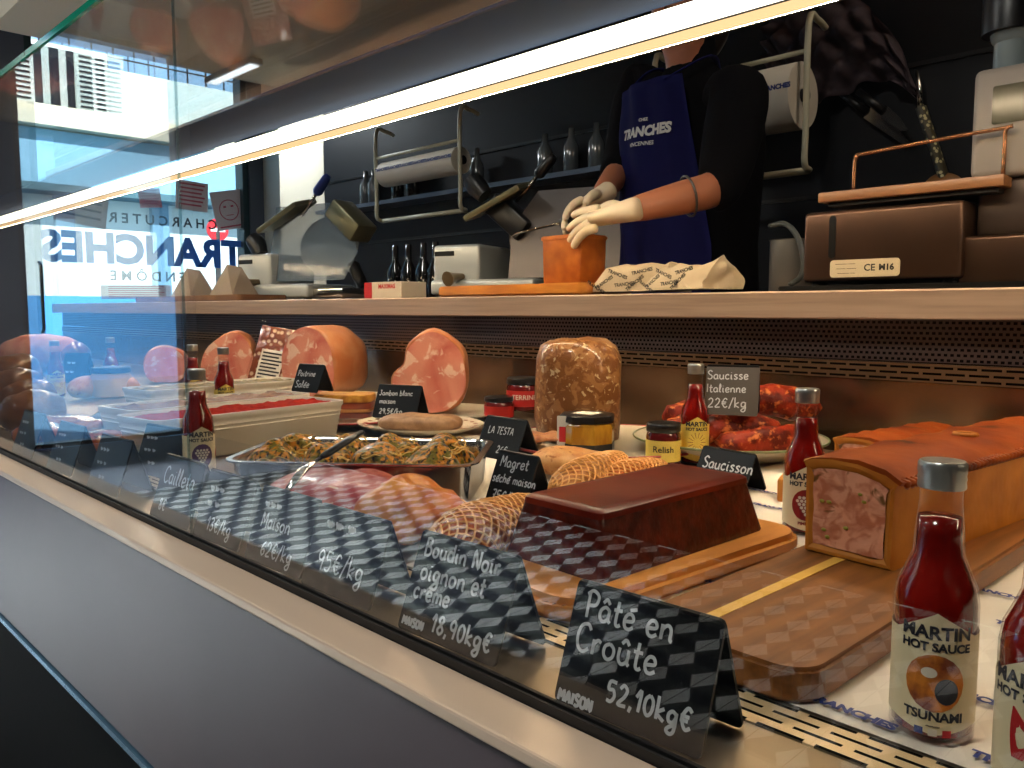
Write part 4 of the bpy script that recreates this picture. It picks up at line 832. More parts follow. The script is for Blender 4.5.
t = obj('cured_slices', blob(B(), (0, 0, .016), (.10, .06, .016), 4, .01, 30, 8), mat('dark_cured_slices', (112, 50, 46), .35, col2=(190, 130, 120), scale=30, bump=.4), None, True, at(128, 412, Z=DZ) + Vector((-.15, .14, 0)), R(20)); tag(t, 'pile of dark cured slices behind the rear crock at left', 'cured meat')
sausage([at(70, 392, Z=.73), at(100, 386, Z=.735), at(140, 388, Z=.73)], .03, 'pale floury dry sausage lying behind the wrapped packs', 'dry_sausage', 'drypale', 'dry sausages far left')
card(0, 0, 24, .11, .10, [('~~', .15, .6, .02), ('~~', .15, .3, .02)], 'bluish price card on the back row at the far left, beside a bottle', .06, loc=at(64, 384, Z=DZ) + Vector((-.05, .0, 0)))
# ------------------------------------------------------------------ things on the worktop
SZ = .9832
o = obj('wooden_board', prism(B(), rrect(.50, .19, .02, 5), 0, .026, .004), mat('honey_board', (214, 142, 58), .4, col2=(190, 116, 42), scale=14, stretch=(.8, 5, 5)), None, 'auto', (-1.420, 1.462, SZ), 0); tag(o, 'honey-coloured wooden board on the worktop, carrying the crusted block', 'cutting board')
M['blockc'] = mat('orange_brown_crust', (194, 112, 36), .5, col2=(166, 88, 26), scale=30, bump=.25, bscale=80)
t = empty('crusted_block', (-1.276, 1.462, SZ + .0262), 0, 'tall orange-brown crusted block held under a gloved hand', 'pâté')
b = B(); loft(b, [[Vector((x, y, z)) for x, y in rrect(w_, l_, .005, 3)] for w_, l_, z in ((.112, .086, 0), (.116, .090, .004), (.119, .093, .102))]); obj('block', b, M['blockc'], t, 'auto')
b = prism(B(), rrect(.126, .100, .008, 4), .100, .112, .003); lumpy(b, .002, 60); obj('top_rim', b, M['blockc'], t, 'auto')
# crumpled printed paper parcels
M['parcelpaper'] = mat('printed_butcher_paper', (216, 200, 174), .6, col2=(202, 184, 156), scale=14)
def paperbag(loc, rz, sx, sy, sz_, seed, label):
    t = empty('paper_parcel', loc, rz, label, 'paper parcel', 'crumpled paper parcels on the worktop')
    b = B(); bmesh.ops.create_cube(b, size=2); bmesh.ops.subdivide_edges(b, edges=b.edges[:], cuts=9, use_grid_fill=True)
    def shp(q):
        x = q.x * sx; e = 1 - .35 * max(0, -q.x) ** 2 * (1 if seed % 2 else .4)
        z = (q.z + 1) * sz_ * e * (1 - .45 * abs(q.y) ** 2); y = q.y * sy * (1 - .15 * q.z)
        n1 = noise.cell(Vector((x * 26 + seed, y * 26, z * 30))) if False else noise.noise(Vector((x * 17 + seed, y * 17, z * 17))); n2 = noise.noise(Vector((x * 40 + seed, y * 40, z * 40)))
        return Vector((x + .016 * n2, y + .014 * n1, max(0, z + .034 * abs(n1) * (q.z > -.9) - .006 * (q.z > -.9))))
    for v in b.verts: v.co = shp(v.co)
    obj('paper', b, M['parcelpaper'], t, 'auto')
    b = B()
    for k, (x, z, a) in enumerate(((-.06, .016, 30), (-.02, .030, -20), (.03, .014, 35), (.05, .034, 10), (-.085, .008, -30), (.0, .012, 5))):
        t1 = textmesh('TRANCHES', .010, .0004); bmesh.ops.transform(t1, matrix=Matrix.Translation((x * sx / .1, -sy - .013, z * sz_ / .025)) @ Matrix.Rotation(R(90), 4, 'X') @ Matrix.Rotation(R(a), 4, 'Z'), verts=t1.verts); join(b, t1)
    KEEP.add(id(b)); obj('lettering', b, M['blackink'], t)
p = at(645, 293, Y=1.45)
paperbag(Vector((-1.085, 1.46, SZ)), R(6), .085, .05, .030, 1, 'left crumpled white printed paper parcel, in front of the apron')
paperbag(Vector((-.935, 1.43, SZ)), R(-14), .085, .045, .026, 4, 'right crumpled white printed paper parcel, in front of the apron')
# weighing scale
M['scalebody'] = mat('brown_tinted_steel', (96, 72, 60), .3, .7, col2=(80, 60, 50), scale=4)
t = empty('black_tray', (0, 0, 0)); bpy.data.objects.remove(t)
o = obj('flat_tray', prism(B(), rrect(.62, .26, .01, 3), 0, .008, .002), M['black'], None, 'auto', (-.42, 1.52, SZ)); tag(o, 'flat black tray under the weighing scale', 'tray')
t = empty('weighing_scale', (-.565, 1.53, SZ + .0085), 0, 'brown steel counter scale with a white rating plate at its foot', 'scale')
b = B(); box(b, (-.132, -.105, .008), (.132, .10, .132), .008, seg=3); obj('scale_body', b, M['scalebody'], t, 'auto')
for x in (-.11, .11):
    for y in (-.08, .08): obj('foot', lathe(B(), [(0, 0), (.014, 0), (.012, .009), (0, .009)], 16, cap=False), M['rubber'], t, False, (x, y, 0))
b = prism(B(), rrect(.118, .030, .006, 3), 0, .003); bmesh.ops.transform(b, matrix=Matrix.Rotation(R(90), 4, 'X'), verts=b.verts); pl = obj('rating_plate', b, mat('cream_rating_plate', (222, 206, 176), .5), t, False, (-.020, -.1055, .030))
lettering('lettering', [('CE', .016, .010, 0, .0003, 0), ('M16', .014, .038, 0, .0006, 0), ('~~~~~ ~~~', .007, -.032, .008, .0001, 0), ('~~~~ ~~~~', .007, -.03, 0, .0001, 0), ('~~~~~ ~~', .007, -.03, -.008, .0001, 0)], M['blackink'], pl, M=Matrix.Translation((0, -.0036, 0)) @ Matrix.Rotation(R(90), 4, 'X'))
b = prism(B(), rrect(.012, .075, .006, 4), 0, .001); bmesh.ops.transform(b, matrix=Matrix.Rotation(R(90), 4, 'X'), verts=b.verts); obj('slot', b, M['black'], t, False, (-.078, -.1052, .086))
t = empty('serving_tray', (-.540, 1.53, SZ + .1485), 0, 'wooden serving tray with a bent wire rail, on top of the scale', 'tray')
b = B(); box(b, (-.12, -.09, .0), (.15, .09, .008), .002); obj('dark_base', b, M['black'], t)
b = B(); box(b, (-.135, -.10, .008), (.16, .10, .026), .003); obj('tray_board', b, mat('tan_tray_wood', (150, 104, 66), .4, col2=(124, 82, 50), scale=12, stretch=(1, 6, 6)), t, 'auto')
b = B(); tube(b, smooth([(-.075, -.09, .02), (-.075, -.09, .07), (-.070, -.09, .082), (-.055, -.09, .086), (.15, -.09, .096), (.155, -.09, .09), (.155, -.09, .02)], 4), .0032, 8); obj('wire_rail', b, mat('brass_wire', (150, 106, 76), .25, .8), t, True)
# column with display
t = empty('display_column', (-.388, 1.53, SZ + .0085), 0, 'pale grey display column with a dark screen at the right edge of the worktop', 'scale display')
b = B(); box(b, (-.055, -.09, 0), (.16, .09, .075), .006, seg=3); obj('column_base', b, M['scalebody'], t, 'auto')
b = B(); box(b, (-.040, -.06, .075), (.15, .07, .165), .008, seg=3); obj('column_neck', b, mat('dull_brown_neck', (78, 66, 60), .35, .5), t, 'auto')
b = B(); box(b, (-.050, -.075, .165), (.17, .05, .335), .012, seg=3); obj('display_head', b, mat('pale_grey_display', (140, 132, 126), .4), t, 'auto')
b = prism(B(), rrect(.11, .058, .003, 2), 0, .002); bmesh.ops.transform(b, matrix=Matrix.Rotation(R(90), 4, 'X'), verts=b.verts); obj('screen', b, mat('olive_dark_screen', (66, 66, 52), .15), t, False, (.035, -.0755, .275))
b = lathe(B(), [(0, .335), (.028, .335), (.028, .385), (.032, .39), (.034, .40), (0, .40)], 24, cap=False); o = obj('grey_collar', b, mat('blue_grey_collar', (110, 124, 130), .35), t, 'auto', (-.015, 0, 0))
b = lathe(B(), [(0, .401), (.042, .401), (.042, .46), (.036, .48), (0, .48)], 24, cap=False); obj('black_top', b, M['black'], t, 'auto', (-.02, 0, 0))
# cable and grey plate left of the scale
b = B(); q = [at(770, 226, Y=1.60), at(785, 224, Y=1.58), at(797, 236, Y=1.56), at(803, 258, Y=1.52), at(801, 276, Y=1.47), at(790, 285, Y=1.44)]; c0 = q[-1].copy(); c0.z = SZ
tube(b, [Vector(v) - c0 for v in smooth(q, 5)], .0055, 8); o = obj('power_cable', b, mat('grey_cable', (70, 74, 74), .35), None, True, c0); tag(o, 'thick grey cable arching up beside the scale', 'cable')
o = obj('steel_pot', lathe(B(), [(0, 0), (.045, 0), (.048, .004), (.048, .11), (.050, .112), (.046, .112), (.045, .006), (0, .005)], 28, cap=False), mat('dull_grey_pot', (112, 110, 106), .4, .6), None, 'auto', (-.825, 1.645, SZ)); tag(o, 'dull grey steel pot between the worker and the scale', 'pot')
# left end of the worktop
p = at(176, 299, Y=1.42); o = obj('wooden_board', prism(B(), rrect(1.0, .2, .02, 4), 0, .022, .003), mat('brown_board', (128, 92, 66), .5, col2=(108, 76, 54), scale=12), None, 'auto', (-3.30, 1.48, SZ), 0); tag(o, 'long brown board lying at the far left of the worktop', 'cutting board')
for x, lab in ((-3.05, 'folded kraft paper cone at the right end of the brown board'), (-3.42, 'folded kraft paper cone in the middle of the brown board')):
    b = B(); vs = [b.verts.new(v) for v in ((-.10, -.05, 0), (.10, -.05, 0), (.10, .06, 0), (-.10, .06, 0), (-.02, -.01, .12), (.02, .03, .11))]
    for f in ((0, 1, 4), (1, 2, 5, 4), (2, 3, 5), (3, 0, 4, 5), (3, 2, 1, 0)): b.faces.new([vs[i] for i in f])
    o = obj('paper_cone', b, mat('grey_kraft', (142, 130, 120), .6), None, False, (x, 1.48, SZ + .0222)); tag(o, lab, 'paper', 'folded papers on the brown board')
p = at(420, 297, Y=1.60)
t = empty('glove_box', (p.x - .02, 1.52, SZ), R(4), 'white and red cardboard box between the two slicers', 'box')
b = B(); box(b, (-.085, -.05, 0), (.085, .05, .05), .001); obj('carton', b, M['paper'], t); b = B(); box(b, (-.0855, -.051, .001), (-.05, -.0495, .0495)); obj('red_panel', b, M['red'], t)
lettering('lettering', [('MAXIMAS', .018, .02, .036, .0008, 0)], M['red'], t, M=Matrix.Translation((0, -.0508, 0)) @ Matrix.Rotation(R(90), 4, 'X'))
# ------------------------------------------------------------------ slicers
M['alu'] = mat('pale_cast_aluminium', (196, 200, 198), .35, .35); M['plexi'] = mat('plexi_guard', (120, 140, 156), .12, alpha=.45)
M['bluegrip'] = mat('blue_grip', (24, 52, 130), .4); M['olive'] = mat('worn_olive_metal', (120, 118, 92), .35, .6)
def slicer(loc, rz, label, s=1.0, blue=False):
    t = empty('meat_slicer', loc, rz, label, 'meat slicer', 'meat slicers on the worktop'); t.scale = (s, s, s)
    b = B(); box(b, (-.27, -.10, .012), (-.10, .12, .17), .012, seg=3); obj('motor_housing', b, M['alu'], t, 'auto')
    b = B(); box(b, (-.27, -.12, .012), (.10, .12, .060), .012, seg=3); obj('base', b, M['alu'], t, 'auto')
    for x in (-.24, .07):
        for y in (-.09, .09): obj('foot', lathe(B(), [(0, 0), (.016, 0), (.014, .013), (0, .013)], 14, cap=False), M['rubber'], t, False, (x, y, 0))
    b = lathe(B(), [(0, -.004), (.102, -.004), (.110, 0), (.102, .004), (0, .004)], 48, cap=False); bmesh.ops.transform(b, matrix=Matrix.Translation((.06, .03, .20)) @ Matrix.Rotation(R(72), 4, 'X') @ Matrix.Rotation(R(20), 4, 'Y'), verts=b.verts); obj('blade', b, M['alu'] if blue else M['steel_dark'], t, 'auto')
    b = prism(B(), [(-.16, -.13), (.20, -.13), (.25, -.04), (.21, .06), (.10, .14), (-.16, .14)] if blue else [(-.03, -.14), (.33, -.14), (.33, .13), (.05, .13), (-.03, .02)], -.003, .003); bmesh.ops.transform(b, matrix=Matrix.Translation((.02, -.05, .20)) @ Matrix.Rotation(R(80), 4, 'X'), verts=b.verts); obj('guard_plate', b, M['plexi'] if blue else M['steel_dark'], t)
    b = B(); box(b, (-.10, -.06, -.010), (.11, .06, .010), .006, Matrix.Rotation(R(-24), 4, 'Y') @ Matrix.Rotation(R(14), 4, 'X')); bmesh.ops.translate(b, vec=(-.06, -.06, .30), verts=b.verts); obj('product_carriage', b, M['olive'], t, 'auto')
    b = B(); box(b, (-.075, -.05, -.035), (.075, .05, .035), .010, Matrix.Rotation(R(40), 4, 'Y')); bmesh.ops.translate(b, vec=(.22 if blue else -.02, -.03, .27 if blue else .25), verts=b.verts); obj('meat_pusher', b, M['olive'] if blue else M['black'], t, 'auto')
    b = B(); tube(b, [(-.10, -.06, .32), (-.13, -.06, .35), (-.15, -.06, .375)] if not blue else [(-.2, -.05, .17), (-.22, -.05, .21), (-.24, -.05, .23)], [.026, .034, .030], 14); obj('black_knob', b, M['black'], t, 'auto')
    b = B(); tube(b, [(.0, -.04, .30), (.075, -.04, .375)], .006, 8); hd = obj('handle_rod', b, M['chrome'], t, True)
    b = B(); tube(b, [(.07, -.04, .37), (.078, -.04, .378), (.12, -.04, .42), (.128, -.04, .428)], [.012, .018, .015, .010], 12); obj('grip', b, M['bluegrip'] if blue else M['black'], hd, True)
    b = B(); tube(b, [(-.16, -.10, .07), (-.17, -.14, .065), (-.175, -.165, .06)], [.010, .016, .024], 12); obj('thickness_dial', b, mat('bronze_dial', (116, 100, 76), .3, .8), t, 'auto')
    b = B(); box(b, (.10, -.10, .012), (.24, .12, .045), .008); obj('receiving_tray', b, M['chrome'], t, 'auto')
    b = B(); tube(b, [(.05, .05, .17), (.15, .06, .12), (.19, .06, .05)], [.02, .024, .02], 10); obj('blade_arm', b, M['black'], t, True)
    b = B(); box(b, (-.262, -.102, .135), (-.19, -.0985, .150)); obj('maker_plate', b, M['black'], t)
    return t
slicer(Vector((-1.80, 1.82, SZ)), R(18), 'black and pale meat slicer with olive carriage, left of the worker', .98)
slicer(Vector((-3.00, 1.80, SZ)), R(14), 'pale meat slicer with clear guard and blue grip, near the shop window', 1.15, True)
# ------------------------------------------------------------------ back wall
def wall_item(): pass
M['wire'] = mat('cream_coated_wire', (196, 190, 164), .4)
def paper_roll(xa, xb, z, label, r=.075, zt=None, zb=None, Yw=2.26):
    t = empty('paper_roll_holder', ((xa + xb) / 2, Yw, z), 0, label, 'paper roll holder', 'paper roll holders on the back wall'); hw = (xb - xa) / 2
    b = lathe(B(), [(.02, -hw * .9), (r, -hw * .9), (r, hw * .9), (.02, hw * .9)], 36, cap=False); bmesh.ops.transform(b, matrix=Matrix.Rotation(R(90), 4, 'Y'), verts=b.verts); rl = obj('paper_roll', b, M['paper'], t, 'auto')
    b = B()
    for k in range(6): 
        t1 = textmesh('TRANCHES', .018, .001); bmesh.ops.transform(t1, matrix=Matrix.Translation(((-.75 + k * .3) * hw, -r - .001, .012)) @ Matrix.Rotation(R(90), 4, 'X'), verts=t1.verts); join(b, t1)
    KEEP.add(id(b)); obj('lettering', b, M['ink'], rl)
    b = lathe(B(), [(0, -hw * .95), (.018, -hw * .95), (.018, hw * .95), (0, hw * .95)], 16, cap=False); bmesh.ops.transform(b, matrix=Matrix.Rotation(R(90), 4, 'Y'), verts=b.verts); obj('core', b, M['black'], rl)
    for s in (-1, 1):
        b = B(); tube(b, smooth([(s * hw, .07, .19), (s * hw, .02, .20), (s * hw, -.03, .18), (s * hw, -.03, -.10), (s * hw, -.03, -.19), (s * hw, .0, -.205)], 4), .009, 8); obj('side_arm', b, M['wire'], t, True)
    b = B(); tube(b, [(-hw, .0, -.205), (hw, .0, -.205)], .010, 8); obj('cutter_bar', b, M['wire'], t, True)
    b = B(); tube(b, [(-hw, -.03, r + .018), (hw, -.03, r + .018)], .007, 8); obj('upper_bar', b, M['wire'], t, True)
    return t
pa1, pb1 = at(380, 170, Y=2.25), at(464, 155, Y=2.25)
paper_roll(pa1.x, pb1.x, at(420, 165, Y=2.21).z, 'wire holder with a roll of printed paper, above the black slicer', .055)
pb2 = at(812, 90, Y=2.20); paper_roll(pb2.x - .5, pb2.x, at(790, 92, Y=2.14).z, 'wire holder with a printed paper roll, right of the worker', .09, Yw=2.20)
# shelf and bottles
o = obj('wall_shelf', box(B(), (-3.75, 2.28, -.01), (-1.45, 2.398, .008)), mat('blue_grey_shelf', (84, 98, 118), .35), None, False, (0, 0, at(420, 196, Y=2.28).z)); tag(o, 'narrow blue-grey shelf along the dark back wall', 'shelf')
sh = at(420, 196, Y=2.28).z + .0085
M['clearb'] = mat('cloudy_bottle', (74, 80, 84), .2, coat=.6); M['darkb'] = mat('dark_glass_bottle', (26, 22, 20), .12, coat=.8)
for i, (px, m_) in enumerate(((366, 'clearb'), (374, 'clearb'), (398, 'darkb'), (413, 'darkb'), (477, 'clearb'), (545, 'clearb'), (571, 'clearb'), (596, 'clearb'))):
    x = at(px, 190, Y=2.362).x; b = lathe(B(), [(0, 0), (.028, 0), (.03, .004), (.03, .10), (.012, .135), (.012, .17), (0, .17)], 20, cap=False)
    o = obj('bottle', b, M[m_], None, True, (x, 2.362, sh)); tag(o, 'small bottle on the back wall shelf, ' + ['leftmost of all', 'second from the left', 'dark one left of the paper roll', 'dark one under the paper roll', 'just right of the paper roll holder', 'left of three beside the worker', 'middle of three beside the worker', 'nearest to the worker'][i], 'bottle', 'bottles on the back wall shelf')
bx = obj('back_counter', box(B(), (-3.7, 2.12, 0), (1.2, 2.392, .985)), M['walldark'], None); tag(bx, 'low dark counter along the back wall', 'counter')
for i, px in enumerate((392, 405, 420, 432)):
    x = at(px, 270, Y=2.2).x; b = lathe(B(), [(0, 0), (.034, 0), (.036, .004), (.036, .13), (.014, .18), (.014, .25), (0, .25)], 20, cap=False)
    o = obj('bottle', b, M['darkb'], None, True, (x, 2.22, .9855)); tag(o, 'dark bottle on the back counter, ' + ['first from the left', 'second from the left', 'third from the left', 'fourth, beside the black slicer'][i], 'bottle', 'dark bottles on the back counter')
# small wall screen with daylight reflections
# knives
for i, (a0, a1, lab) in enumerate((((866, 114), (914, 146), 'long knife blade on the wall, lower of two'), ((883, 113), (908, 130), 'short knife blade on the wall, upper of two'))):
    q0, q1 = at(*a0, Y=2.375 - .03 * i), at(*a1, Y=2.375 - .03 * i); ax = q1 - q0; L_ = ax.length; nn = Vector((-ax.z, 0, ax.x)).normalized()
    t = empty('kitchen_knife', q0, 0, lab + ', right of the worker', 'knife', 'knives on the back wall')
    b = B(); vs = [b.verts.new(v) for v in (nn * .02, nn * -.012, ax * .85 - nn * .012, ax, ax * .6 + nn * .012)]; f = b.faces.new(vs); r = bmesh.ops.extrude_face_region(b, geom=[f]); bmesh.ops.translate(b, vec=(0, .003, 0), verts=[v for v in r['geom'] if isinstance(v, bmesh.types.BMVert)]); obj('blade', b, M['chrome'], t)
    b = B(); tube(b, [-ax.normalized() * .10 + nn * .01, nn * .004], [.010, .012], 8); obj('handle', b, M['black'], t, True)
q0, q1 = at(921, 108, Y=2.36), at(944, 178, Y=2.36); t = empty('patterned_handle_tool', q0, 0, 'hanging tool with a cream studded handle, above the serving tray', 'kitchen tool')
b = B(); tube(b, [Vector((0, 0, 0)), q1 - q0], [.022, .022], 14, flat=.6); obj('handle', b, mat('cream_studded_handle', (196, 186, 140), .4, col2=(60, 56, 40), scale=70, kind='voronoi', lo=.3, hi=.36), t, 'auto')
b = B(); tube(b, [Vector((-.014, 0, .10)), Vector((-.006, 0, .05)), Vector((0, 0, 0))], [.004, .008, .010], 10); obj('hook', b, M['chrome'], t, True)
b = B(); blob(b, (0, 0, 0), (.05, .03, .035), 3, .01, 20); obj('amber_tip', b, mat('amber_tip', (120, 82, 44), .4), t, True, q1 - q0 + Vector((0, 0, -.02)))
# quilted dark pouch
p = at(842, 58, Y=2.37); t = empty('quilted_cloth', p, 0, 'dark mauve quilted cloth hanging on the back wall above the knives', 'quilted cloth')
b = B(); n1, n2 = 40, 30; g_ = []
sil = lambda u: (.5 + .5 * math.sin(math.pi * min(1, u * .9 + .08)))
for i in range(n1 + 1):
    row = []
    for j in range(n2 + 1):
        u, v = i / n1, j / n2; px = 768 + u * 150; KP = ((768, 25, 60), (785, 8, 96), (815, -2, 106), (848, -8, 96), (872, 8, 84), (892, 30, 82), (906, 55, 88), (918, 88, 100), (930, 95, 102)); k_ = max(q_ for q_ in range(8) if KP[q_][0] <= px + .01); w_ = (px - KP[k_][0]) / (KP[k_ + 1][0] - KP[k_][0]); top = KP[k_][1] * (1 - w_) + KP[k_ + 1][1] * w_; bot = KP[k_][2] * (1 - w_) + KP[k_ + 1][2] * w_
        py = top + (max(bot, top + 6) - top) * v; q = at(px, py, Y=2.37) - p; k = 13
        puff = .030 * abs(math.sin((u * 9 + v * 5.0) * math.pi * .5)) * abs(math.sin((u * 9 - v * 5.0) * math.pi * .5)) + .035 * math.sin(math.pi * v) * math.sin(math.pi * u)
        row.append(b.verts.new(q + Vector((0, -puff * 1.5 - .005, 0))))
    g_.append(row)
for i in range(n1):
    for j in range(n2): b.faces.new((g_[i][j], g_[i + 1][j], g_[i + 1][j + 1], g_[i][j + 1]))
r = bmesh.ops.solidify(b, geom=b.faces[:], thickness=.01); obj('cloth', b, mat('mauve_grey_quilt', (104, 88, 96), .85, col2=(84, 70, 78), scale=20), t, True)
b = B(); tube(b, [Vector((-.02, -.02, .19)), Vector((-.02, .02, .20))], .006, 8); obj('hook', b, M['chrome'], t)
# ------------------------------------------------------------------ the worker
def skin(name, verts, edges, m, parent=None, sub=2, root=0):
    """connected joints with a radius each -> one continuous surface"""
    me = bpy.data.meshes.new(name); me.from_pydata([v[0] for v in verts], edges, []); o = bpy.data.objects.new(name, me); COL.objects.link(o)
    md = o.modifiers.new('s', 'SKIN'); md.use_smooth_shade = True; md.branch_smoothing = .4
    for i, v in enumerate(verts):
        rr = v[1]; me.skin_vertices[0].data[i].radius = rr if isinstance(rr, tuple) else (rr, rr); me.skin_vertices[0].data[i].use_root = (i == root)
    s = o.modifiers.new('d', 'SUBSURF'); s.levels = sub; s.render_levels = sub
    bpy.context.view_layer.update(); me2 = bpy.data.meshes.new_from_object(o.evaluated_get(bpy.context.evaluated_depsgraph_get())); bpy.data.objects.remove(o)
    me2.materials.clear(); me2.materials.append(m)
    for p_ in me2.polygons: p_.use_smooth = True
    o = bpy.data.objects.new(name, me2); COL.objects.link(o)
    if parent: o.parent = parent
    return o
M['skin'] = mat('warm_skin', (176, 112, 82), .45, sss=.2); M['glove'] = mat('latex_glove', (224, 206, 178), .5, sss=.1, bump=.15, bscale=60)
M['sweater'] = mat('black_sweater', (8, 7, 10), .95, spec=.08, bump=.1, bscale=90); M['apron'] = mat('navy_apron', (26, 28, 88), .8, spec=.15, bump=.1, bscale=120)
M['hair'] = mat('dark_hair', (30, 20, 15), .5); M['trouser'] = mat('black_trousers', (16, 16, 20), .8)
PX, PY = -1.17, 1.88
t = empty('person', (PX, PY, 0), 0, 'person in a navy apron and black sleeves, gloved hand on the crusted block', 'person')
W = lambda x, y, z: Vector((x - .07 - PX, y - PY, z))
# arms: near (their left) and far (their right)
shL, elL, wrL = W(-.935, 1.86, 1.40), W(-.975, 1.66, 1.175), W(-1.165, 1.515, 1.150)
shR, elR, wrR = W(-1.39, 1.90, 1.40), W(-1.47, 1.78, 1.17), W(-1.370, 1.600, 1.165)
wrL = at(624, 212, Y=1.445) - Vector((PX, PY, 0)); elL = at(722, 188, Y=1.63) - Vector((PX, PY, 0)); shL = at(742, 85, Y=1.82) - Vector((PX, PY, 0))
wrR = at(600, 196, Y=1.66) - Vector((PX, PY, 0)); elR = at(622, 168, Y=1.84) - Vector((PX, PY, 0)); shR = at(640, 78, Y=1.98) - Vector((PX, PY, 0))
chest, neck = W(-1.17, 1.89, 1.36), W(-1.17, 1.87, 1.54)
V = [(W(-1.17, 1.90, .98), (.12, .09)), (W(-1.17, 1.90, 1.12), (.11, .085)), (chest, (.12, .09)), (neck, .056), (W(-1.17, 1.85, 1.615), .055), (W(-1.17, 1.83, 1.68), (.078, .085)), (W(-1.17, 1.83, 1.75), (.08, .095)), (W(-1.17, 1.84, 1.805), (.06, .07)),
     (shL, .040), (elL, .044), (elL.lerp(wrL, .5), .038), (wrL, .027), (shR, .040), (elR, .043), (elR.lerp(wrR, .5), .036), (wrR, .027),
     (W(-1.26, 1.91, .90), .095), (W(-1.27, 1.89, .50), .062), (W(-1.27, 1.92, .10), .042), (W(-1.27, 1.82, .045), .038), (W(-1.08, 1.91, .90), .095), (W(-1.07, 1.89, .50), .062), (W(-1.07, 1.92, .10), .042), (W(-1.07, 1.82, .045), .038)]
E_ = [(0, 1), (1, 2), (2, 3), (3, 4), (4, 5), (5, 6), (6, 7), (2, 8), (8, 9), (9, 10), (10, 11), (2, 12), (12, 13), (13, 14), (14, 15), (0, 16), (16, 17), (17, 18), (18, 19), (0, 20), (20, 21), (21, 22), (22, 23)]
skin('body', V, E_, M['skin'], t)
# face details
b = B(); tube(b, [W(-1.17, 1.755, 1.725), W(-1.17, 1.735, 1.70), W(-1.17, 1.725, 1.682), W(-1.17, 1.748, 1.674)], [.008, .012, .016, .010], 10); obj('nose', b, M['skin'], t, True)
for s in (-1, 1):
    b = blob(B(), W(-1.17 + s * .033, 1.755, 1.722), (.013, .010, .009), 3); obj('eye', b, M['white'], t, True)
    b = blob(B(), W(-1.17 + s * .082, 1.84, 1.71), (.009, .018, .030), 3, .002, 60); obj('ear', b, M['skin'], t, True)
b = B(); tube(b, [W(-1.17 + x, 1.752 + 6 * x * x, 1.648) for x in (-.025, -.012, 0, .012, .025)], [.003, .006, .006, .006, .003], 8); obj('mouth', b, mat('lips', (150, 70, 64), .4), t, True)
b = blob(B(), W(-1.17, 1.865, 1.765), (.095, .105, .085), 4, .008, 30, 2); blob(b, W(-1.17, 1.93, 1.69), (.07, .05, .09), 4, .006, 30, 5); obj('hair', b, M['hair'], t, True)
# sweater: torso and sleeves pushed to the elbows, one surface
mL = elL.lerp(wrL, .12); mR = elR.lerp(wrR, .35)
b = B(); rg = []
for z, rx, ry, oy in ((.90, .190, .140, 0), (1.0, .186, .138, 0), (1.12, .180, .135, 0), (1.25, .188, .142, 0), (1.36, .196, .145, 0), (1.44, .190, .130, 0), (1.50, .150, .105, -.005), (1.54, .100, .085, -.01), (1.575, .070, .070, -.015), (1.62, .062, .064, -.018), (1.655, .060, .062, -.02)):
    rg.append([W(-1.17, 1.895 + oy, z) + Vector((rx * math.cos(a), ry * math.sin(a), .004 * math.sin(a * 5 + z * 30))) for a in (k * math.pi / 20 for k in range(40))])
loft(b, rg, cap=False); sw = obj('sweater', b, M['sweater'], t, True)
for s0, e0, m0, r0 in ((shL, elL, mL, 1), (shR, elR, mR, .94)):
    i0 = s0.lerp(W(-1.17, 1.90, 1.42), .55)
    skin('sleeve', [(i0, .075 * r0), (s0, .080 * r0), (s0.lerp(e0, .5), .074 * r0), (e0.lerp(s0, .12), .066 * r0), (e0.lerp(m0, .5), .060 * r0), (m0, .054 * r0)], [(0, 1), (1, 2), (2, 3), (3, 4), (4, 5)], M['sweater'], sw)
V = [(W(-1.17, 1.90, .99), (.165, .13)), (W(-1.26, 1.91, .88), .108), (W(-1.27, 1.89, .50), .08), (W(-1.27, 1.92, .10), .062), (W(-1.08, 1.91, .88), .108), (W(-1.07, 1.89, .50), .08), (W(-1.07, 1.92, .10), .062)]
skin('trousers', V, [(0, 1), (1, 2), (2, 3), (0, 4), (4, 5), (5, 6)], M['trouser'], t)
for s in (-1, 1): obj('shoe', blob(B(), W(-1.17 + s * .10, 1.85, .05), (.05, .13, .048), 4, .0, 1, 0, .8), M['black'], t, True)
# apron bib wrapped round the front of the chest
AX, AY, AU = -.07, 1.895 - PY, -.48
def apr(u, z):
    """u: angle round the front, radians (0 = straight ahead)"""
    k = max(0, min(1, (z - .94) / .45)); k -= max(0, z - 1.42) * 6; rx, ry = .202 + .006 * k, .152 + .006 * k
    if z < .98: rx += (.98 - z) * .08; ry += (.98 - z) * .05
    u = u + AU; f = .004 * math.sin(u * 13 + z * 9) + .003 * math.sin(z * 31 + u * 5)
    return Vector((AX + (rx + f) * math.sin(u), AY - (ry + f) * math.cos(u), z))
b = B(); g_ = []
for i in range(41):
    z = .48 + (1.53 - .48) * i / 40; hwd = 1.28 if z < 1.10 else max(.72, 1.28 - (z - 1.10) * 1.0)
    g_.append([b.verts.new(apr(-hwd + 2 * hwd * j / 30 - .08, z)) for j in range(31)])
for i in range(40):
    for j in range(30): b.faces.new((g_[i][j], g_[i][j + 1], g_[i + 1][j + 1], g_[i + 1][j]))
bmesh.ops.solidify(b, geom=b.faces[:], thickness=.003); ap = obj('apron', b, M['apron'], t, True)
tz = at(640, 131, Y=1.73).z
tp = at(638, 131, Y=1.735); u0 = math.atan2((tp.x - PX - AX) / .21, (AY + PY - tp.y) / .16) - AU + .03
def onap(x, y):
    v = apr(u0 + x / .19, tz + y - x * .05); n = Vector((math.sin(u0 + AU + x / .19), -math.cos(u0 + AU + x / .19), 0)); return v + n * .004
